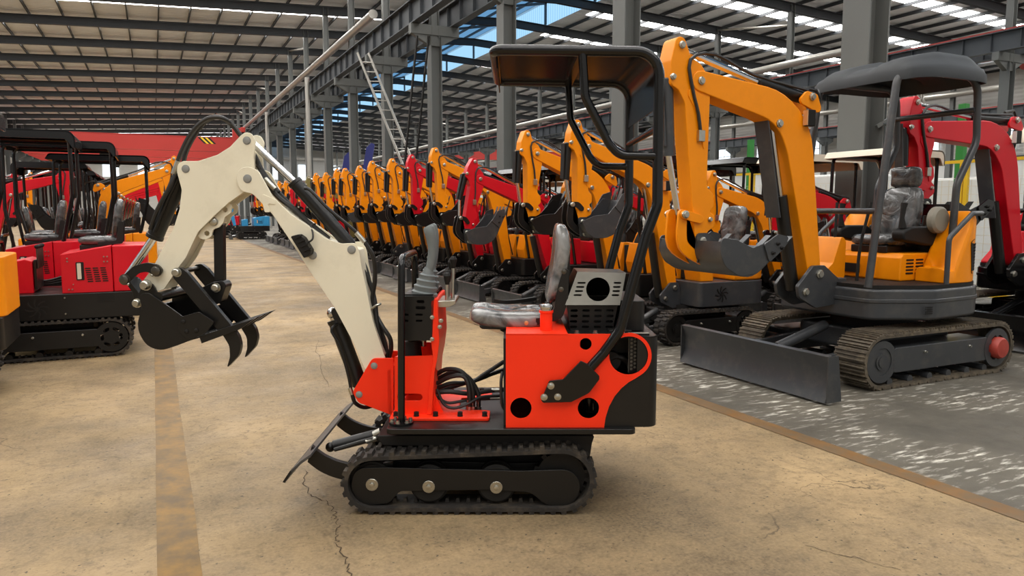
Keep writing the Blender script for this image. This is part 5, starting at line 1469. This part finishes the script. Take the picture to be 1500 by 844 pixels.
# ridge light: pale upright glazing on one side, a low blue glazed slope on the other
zl0, zr0 = roofz(MX0), roofz(MX1)
def rib(name, x, zb_, zt_, m):
    mb = MB(); mb.add([(x,YB,zb_),(x,YEND,zb_),(x,YEND,zt_),(x,YB,zt_)], [(0,1,2,3)]); return struct(name, mb, m)
def ribmat(src):
    nt = src.node_tree; N, L = nt.nodes, nt.links
    e = [n for n in N if n.type == 'EMISSION'][0]
    tc = N.new('ShaderNodeTexCoord'); w = N.new('ShaderNodeTexWave'); w.bands_direction = 'Y'; w.inputs['Scale'].default_value = 1.05; w.inputs['Distortion'].default_value = .0
    L.new(tc.outputs['Object'], w.inputs['Vector'])
    mx = N.new('ShaderNodeMix'); mx.data_type = 'RGBA'; c = e.inputs[0].default_value
    mx.inputs[6].default_value = (c[0]*.72, c[1]*.8, c[2]*.86, 1); mx.inputs[7].default_value = tuple(c)
    L.new(w.outputs['Fac'], mx.inputs[0]); L.new(mx.outputs[2], e.inputs[0])
ribmat(RIDGEW)
rib('window_ridge', MX1, zr0-.2, zr0+1.35, RIDGEW)
mb = MB(); mb.add([(MX0,YB,zl0),(MX1,YB,zr0+1.35),(MX1,YEND,zr0+1.35),(MX0,YEND,zl0)], [(0,1,2,3)]); struct('window_ridge', mb, RIDGE)
for z in (zr0+1.30,): struct('ridge_gutter_trim', MB().box((MX1-.1, (YB+YEND)/2, z), (.25, YEND-YB, .1)), emit_g := mat('ridge_gutter', rgb(214,226,232), .3))
for y in COLY:
    struct('ridge_post_beam', MB().box((MX1-.06, y, zr0+.6), (.14, .12, 1.5)), beamp)
    struct('ridge_rafter_beam', MB().beam((MX0, y, zl0-.1), (MX1, y, zr0+1.2), .12, .16), beamp)
for k in range(1, 5):
    t = k/5; x = MX0+(MX1-MX0)*t; struct('ridge_purlin_beam', MB().box((x, (YB+YEND)/2, zl0+(zr0+1.35-zl0)*t-.1), (.1, YEND-YB, .14)), beamp)
# rafters, one per frame
for y in COLY:
    mb = MB()
    for xa, xb in ((XL, RX), (RX, XRW)):
        za, zb_ = roofz(xa)-.22, roofz(xb)-.22
        for lo, hi, w in ((-.43, -.02, .02), (-.46, -.425, .24), (-.02, .02, .24)):
            mb.prism([(xa,za+lo),(xb,zb_+lo),(xb,zb_+hi),(xa,za+hi)], y-w/2, y+w/2)
    struct('rafter_beam', mb, rafp)
# purlins
x = XL+.8
while x < XRW:
    if not (MX0-.1 < x < MX1+.1):
        struct('purlin_beam', MB().box((x, (YB+YEND)/2, roofz(x)-.11), (.07, YEND-YB, .18)), rafp)
    x += 1.62
# skylight strips across each bay
for y in COLY[:-1]:
    for xa, xb in ((LX[0]+.5, MX0-.6), (MX1+1.2, LX[3]-1)):
        mb = MB(); mb.add([(xa,y+2.0,roofz(xa)-.015),(xb,y+2.0,roofz(xb)-.015),(xb,y+3.1,roofz(xb)-.015),(xa,y+3.1,roofz(xa)-.015)], [(0,1,2,3)])
        struct('roof_window', mb, SKYL)
# columns with brackets
for li, lx in enumerate(LX):
    for y in COLY:
        if li == 3 and y < 5: continue
        mb = MB(); h = .46 if li == 1 else .40
        hz = 7.55
        mb.box((lx, y, hz/2), (.40-.04, .02, hz))
        for sx in (-1, 1): mb.box((lx+sx*.19, y, hz/2), (.025, h, hz))
        mb.box((lx, y, hz+.24), (1.8, .28, .34))
        mb.prism([(lx-.86,hz+.08),(lx+.86,hz+.08),(lx+.2,hz-.3),(lx-.2,hz-.3)], y-.1, y+.1)
        zt_ = roofz(lx)-.3
        mb.box((lx, y, (hz+zt_)/2), (.24, .02, zt_-hz))
        for sx in (-1, 1): mb.box((lx+sx*.13, y, (hz+zt_)/2), (.02, .3, zt_-hz))
        struct('column', mb, steelp)
# crane runway beams each side of a column line, with web stiffeners
for lx in LX:
    for sx in (-1, 1):
        bx = lx+sx*.72; z0 = 7.97
        mb = MB().box((bx, (YB+YEND)/2, z0+.4), (.02, YEND-YB, .74))
        mb.box((bx, (YB+YEND)/2, z0+.02), (.30, YEND-YB, .04)).box((bx, (YB+YEND)/2, z0+.78), (.36, YEND-YB, .04))
        y = YB+.5
        while y < YEND:
            mb.box((bx, y, z0+.4), (.24, .02, .72)); y += 1.2
        struct('runway_beam', mb, beamp)
        struct('conductor_trim', MB().box((bx, (YB+YEND)/2, z0+.85), (.06, YEND-YB, .09)), railred)
# walls
def wall(name, pts, m):
    mb = MB(); mb.add(pts, [(0,1,2,3)]); return struct(name, mb, m)
wall('wall_back', [(XL,YEND,0),(XRW,YEND,0),(XRW,YEND,15.5),(XL,YEND,15.5)], wallm)
wall('wall_left', [(XL,YB,0),(XL,YEND,0),(XL,YEND,15),(XL,YB,15)], wallm)
wall('wall_right', [(XRW,YB,0),(XRW,YEND,0),(XRW,YEND,15),(XRW,YB,15)], wallm)
wall('wall_right_panel', [(XRW-.05,YB,0),(XRW-.05,YEND,0),(XRW-.05,YEND,5.2),(XRW-.05,YB,5.2)], wallw)
struct('wall_right_trim', MB().box((XRW-.1, (YB+YEND)/2, 5.25), (.15, YEND-YB, .3)), beamp)
nwin = [0]
def window(c, axis, w, h):
    nwin[0] += 1
    mb = MB()
    d = (.06, w, h) if axis == 'x' else (w, .06, h)
    mb.box(c, d)
    o = struct('window_%d' % nwin[0], mb, WINL)
    fr = MB(); t = .1
    sgn = -1 if c[0] > 20 or axis == 'y' else 1
    def bar(off, dz, ww, hh):
        cc = list(c); cc[1 if axis == 'x' else 0] += off; cc[2] += dz; cc[0 if axis == 'x' else 1] += sgn*.05
        fr.box(cc, (.06, ww, hh) if axis == 'x' else (ww, .06, hh))
    bar(0, h/2, w+t, t); bar(0, -h/2, w+t, t); bar(-w/2, 0, t, h); bar(w/2, 0, t, h); bar(0, 0, .06, h); bar(0, h*.1, w, .06)
    f = fr.build('window_frame', wallw, o)
for y in COLY[2:-1]:
    window((XRW-.06, y+3, 7.0), 'x', 2.2, 2.3)
    window((XL+.06, y+3, 6.4), 'x', 2.4, 2.6)
for k in range(13):
    window((-12+k*5.6, YEND-.06, 8.6), 'y', 2.6, 3.0)
struct('wall_back_trim', MB().box((22, YEND-.2, 11.2), (XRW-XL-1, .3, .5)), galv)
# pipes
def pipe(name, a, b, r, label, grp=None):
    o = MB().rings(a, Vector(b)-Vector(a), [(0, r*.2), (0, r*1.12), (.05, r*1.12), (.05, r), ((Vector(b)-Vector(a)).length, r)], 18, cap=True).build(name, galv)
    return tag(o, label, 'pipe', grp)
pipe('duct_pipe', (8.95, 32.3, 9.86), (8.95, 148, 9.86), .18, 'long silver overhead pipe running beside the nearer crane rail')
pipe('duct_pipe', (LX[2]-.4, 27, 9.5), (LX[2]-.4, 148, 9.5), .2, 'long silver overhead pipe beside the farther crane rail')
pipe('duct_pipe', (LX[3]-.4, 33.5, 10.2), (LX[3]-.4, 148, 10.2), .22, 'silver pipe along the side wall above its windows')
pipe('duct_pipe', (LX[0]+.4, 34, 9.4), (LX[0]+.4, 148, 9.4), .18, 'silver pipe along the wall beyond the red machines')
pipe('down_pipe', (8.2, 43.7, 0), (8.2, 43.7, 8.9), .13, 'upright silver pipe standing before the columns, nearer one', None)
pipe('down_pipe', (8.2, 60.4, 0), (8.2, 60.4, 8.9), .13, 'upright silver pipe standing before the columns, farther one', None)
# diagonal roof braces
for k in range(4, 18, 3):
    for lx in LX[1:3]:
        y = COLY[k]
        struct('brace_beam', MB().cyl((lx, y, roofz(lx)-1.4), (lx, y+6, roofz(lx)-.4), .06, n=8), galv)

# red overhead cranes across the nearer bay
def crane(y, label, x0, x1, z, h, grp, low=False):
    t = thing('overhead_crane', label, 'crane', ((x0+x1)/2, y, z), 0, grp)
    L_ = x1-x0
    zz = 9.0-z
    half = [(L_/2-1.2,0),(L_/2-.1,h*.55),(L_/2-.1,h)] if low else [(L_/2-1.7,0),(L_/2-.5,h*.4),(L_/2-.45,zz),(L_/2,zz),(L_/2,zz+.55),(L_/2-1.0,zz+.55),(L_/2-1.05,h)]
    gi = MB().prism(half + [(-p[0],p[1]) for p in half[::-1]], -.25, .25).build('girder', crane_m, t)
    MB().box((0,0,-.03), (L_-3.4,.62,.06)).build('bottom_flange', crane_m, gi)
    MB().box((0,0,h+.02), (L_-2.3,.58,.05)).build('top_flange', crane_m, gi)
    for sx in (-1, 1):
        e = MB().box((sx*(L_/2-.15), 0, .7*h if low else 9.28-z), (.4, 3.0, .5)).build('end_carriage', crane_m, t, bevel=.03)
        g2 = MB()
        MB().cyl((sx*(L_/2-.15), -1.2, (.7*h if low else 9.28-z)), (sx*(L_/2-.15), -1.2, (.7*h-.4 if low else 8.875-z)), .17).build('wheel', soft, e)
        for k in range(5):
            xx = sx*(L_/2-3.2)+k*.22-.5
            MB().prism([(xx,h*.52),(xx+.22,h*.52),(xx-.38,h*.98),(xx-.6,h*.98)], -.256, -.25).build('hazard_stripe', yellowm if k % 2 else soft, t, label='yellow hazard stripe' if k % 2 else 'black hazard stripe')
    hb = MB().box((-1.5, -.1, -.25), (1.0, .5, .45)).build('hanging_hoist', soft, t, bevel=.04)
    MB().cyl((-1.9,-.1,-.5),(-1.1,-.1,-.5),.2).build('hoist_drum', soft, hb)
CW0, CW1 = LX[0]+.75, LX[1]-.75
crane(80, 'red overhead crane girder with hazard stripes across the bay, nearest of three', CW0, CW1, 7.2, 1.32, 'red overhead cranes')
crane(91, 'red overhead crane girder across the bay, middle of three', CW0, CW1, 7.2, 1.32, 'red overhead cranes')
crane(103, 'red overhead crane girder across the bay, farthest and lowest looking of three', CW0, CW1, 7.2, 1.32, 'red overhead cranes')
crane(89, 'red overhead crane seen small between far columns beyond the parked diggers', LX[2]+1.15, LX[3]-1.15, 7.9, 1.2, None, True)
crane(20.2, 'red overhead crane end jutting in beyond the farther crane rail', LX[2]+1.15, LX[3]-1.15, 7.65, .95, None, True)

# ladders leaning on the runway bracket
def ladder(label, a, b, w, m, side_):
    a, b = Vector(a), Vector(b); t = thing('ladder', label, 'ladder', a)
    s_ = Vector(side_).normalized()*w/2; d = b-a
    for sg in (-1, 1): MB().beam(s_*sg, d+s_*sg, .05, .09).build('stile', m, t)
    n = int(d.length/.42)
    for i in range(1, n): MB().cyl(d*(i/n)-s_, d*(i/n)+s_, .022, n=8).build('rung', m, t)
ladder('bare aluminium ladder leaning up to the crane rail', (10.5, 28.4, 0), (8.1, 30.9, 7.9), .45, galv, (.957,-.29,0))
ladder('black ladder leaning up to the crane rail beside the aluminium one', (8.5, 27.3, 0), (8.75, 25.25, 7.5), .4, soft, (.957,-.29,0))
# dark blue raised plates
for i, (x, y, h, l) in enumerate(((11.0,49.0,5.2,'dark blue raised plate beyond the line, leftmost of the three'),(11.2,44.2,5.4,'dark blue raised plate beyond the line, middle and tallest of three'),(11.5,33.7,4.4,'dark blue raised plate behind the ladders'))):
    o = MB().prism([tuple(v) for v in fillet([(-.5,0),(.0,0),(.95,h-.1),(.75,h),(.45,h-.3)], .06)], -.3, .3)
    tag(o.build('raised_ramp_plate', navy, None, bevel=.02), l, 'ramp', 'dark blue raised plates', (x, y, 0), -.28)
# caged fan on the nearest column
fx_, fy_, fz = LX[1]+.05, COLY[3]-.02, 2.95
t = thing('wall_fan', 'caged fan with brown motor fixed to the grey column above the canopies', 'fan', (fx_+.5, fy_-.4, fz), .5)
MB().cyl((0,.02,0),(0,.24,0), .11, .09, n=18).build('fan_motor', brown, t, bevel=.01)
for k in range(3):
    a = 2*PI*k/3+.4
    MB().prism([(.03*math.cos(a-.6),.03*math.sin(a-.6)),(.3*math.cos(a-.25),.3*math.sin(a-.25)),(.32*math.cos(a+.15),.32*math.sin(a+.15)),(.05*math.cos(a+.7),.05*math.sin(a+.7))], -.06, -.05).build('fan_blade', brown, t)
cg = MB()
for r in (.12, .2, .28, .35):
    cg.tube([(r*math.cos(q*PI/12), -.14+.1*(r/.35)**2, r*math.sin(q*PI/12)) for q in range(24)], .005, 5, closed=True)
for k in range(12):
    a = 2*PI*k/12
    cg.tube([(0,-.14,0),(.2*math.cos(a),-.11,.2*math.sin(a)),(.36*math.cos(a),-.03,.36*math.sin(a)),(.3*math.cos(a),.06,.3*math.sin(a)),(.1*math.cos(a),.1,.1*math.sin(a))], .004, 5)
cg.build('fan_guard', galv, t)
MB().beam((0,.14,-.05),(-.28,.42,-.28),.05,.05).build('fan_bracket', steelp, t)
MB().box((-.1,.2,-.25),(.5,.25,.02)).build('shelf_bracket', beamp, t)

# yellow-railed mesh fence with green racking behind it
YF0 = 3.0
for k in range(6):
    y = YF0+2.4*k
    t = thing('mesh_fence_panel', ('yellow framed mesh fence panel, %s from the big red boom' % ('first','second','third','fourth','fifth','sixth')[k]), 'fence', (12.0, y, 0), 0, 'mesh fence panels')
    for yy in (0.04, 2.36): MB().box((0, yy, 1.15), (.06,.06,2.3)).build('post', yellowm, t)
    for z in (.12, 2.27): MB().box((0, 1.2, z), (.04, 2.3, .05)).build('rail', yellowm, t)
    wm = MB()
    for i in range(1, 19): wm.box((0, 2.4*i/19, 1.05), (.007,.007,1.85))
    for j in range(15): wm.box((0, 1.2, .15+1.85*j/14), (.007, 2.3, .007))
    wm.build('wire_mesh', ivory, t)
for k, (x, y, h, l) in enumerate(((14.2,15.0,3.3,'green racking upright farthest along the fence'),(13.6,10.8,3.3,'green racking upright behind the ivory canopies'),(13.4,8.8,3.4,'green racking upright just past the grey column'),(13.6,5.6,3.2,'green racking upright behind the red boom'))):
    o = MB().box((0,0,h/2),(.12,.14,h)).box((0,.02,.01),(.3,.3,.02))
    tag(o.build('rack_upright', greenm, None, bevel=.006), l, 'rack post', 'green racking uprights', (x,y,0), 0)
for k, (x, y, z, w, d, h, l) in enumerate(((14.6,9.8,0,1.2,1.8,2.1,'white wrapped stack behind the mesh fence beside the column'),(14.8,6.4,0,1.3,2.0,2.0,'white wrapped stack behind the mesh fence by the red boom'),(14.9,12.8,0,1.3,2.0,2.3,'white wrapped stack behind the fence, farthest one'))):
    o = MB().box((0,0,h/2),(w,d,h))
    tag(o.build('wrapped_stack', wallw, None, bevel=.06), l, 'stack', 'white wrapped stacks', (x,y,z), .05)
# rolled tarpaulin tubes lying in front of the ivory canopied machines

# ------------------------------------------------------------------ light, camera, film
Wd = bpy.data.worlds.new('daylight'); S.world = Wd; Wd.use_nodes = True
bg = Wd.node_tree.nodes['Background']; bg.inputs[0].default_value = (1.0, .96, .90, 1); bg.inputs[1].default_value = .42  # even fill light, added through the hall end left open behind the camera

cam = bpy.data.cameras.new('camera'); co = bpy.data.objects.new('camera', cam); COL.objects.link(co)
cam.sensor_width = 36; cam.lens = F*36/1500; cam.clip_end = 400; cam.clip_start = .05
co.location = (0, 0, CAMH); co.rotation_euler = (PI/2-PITCH, 0, -YAW)
S.camera = co
S.view_settings.view_transform = 'Standard'; S.view_settings.look = 'None'
S.view_settings.exposure = 0.5; S.view_settings.gamma = 1.0; S.view_settings.use_curve_mapping = False
S.cycles.max_bounces = 6; S.cycles.diffuse_bounces = 3; S.cycles.glossy_bounces = 3
S.cycles.use_denoising = True
S.cycles.sample_clamp_indirect = 6
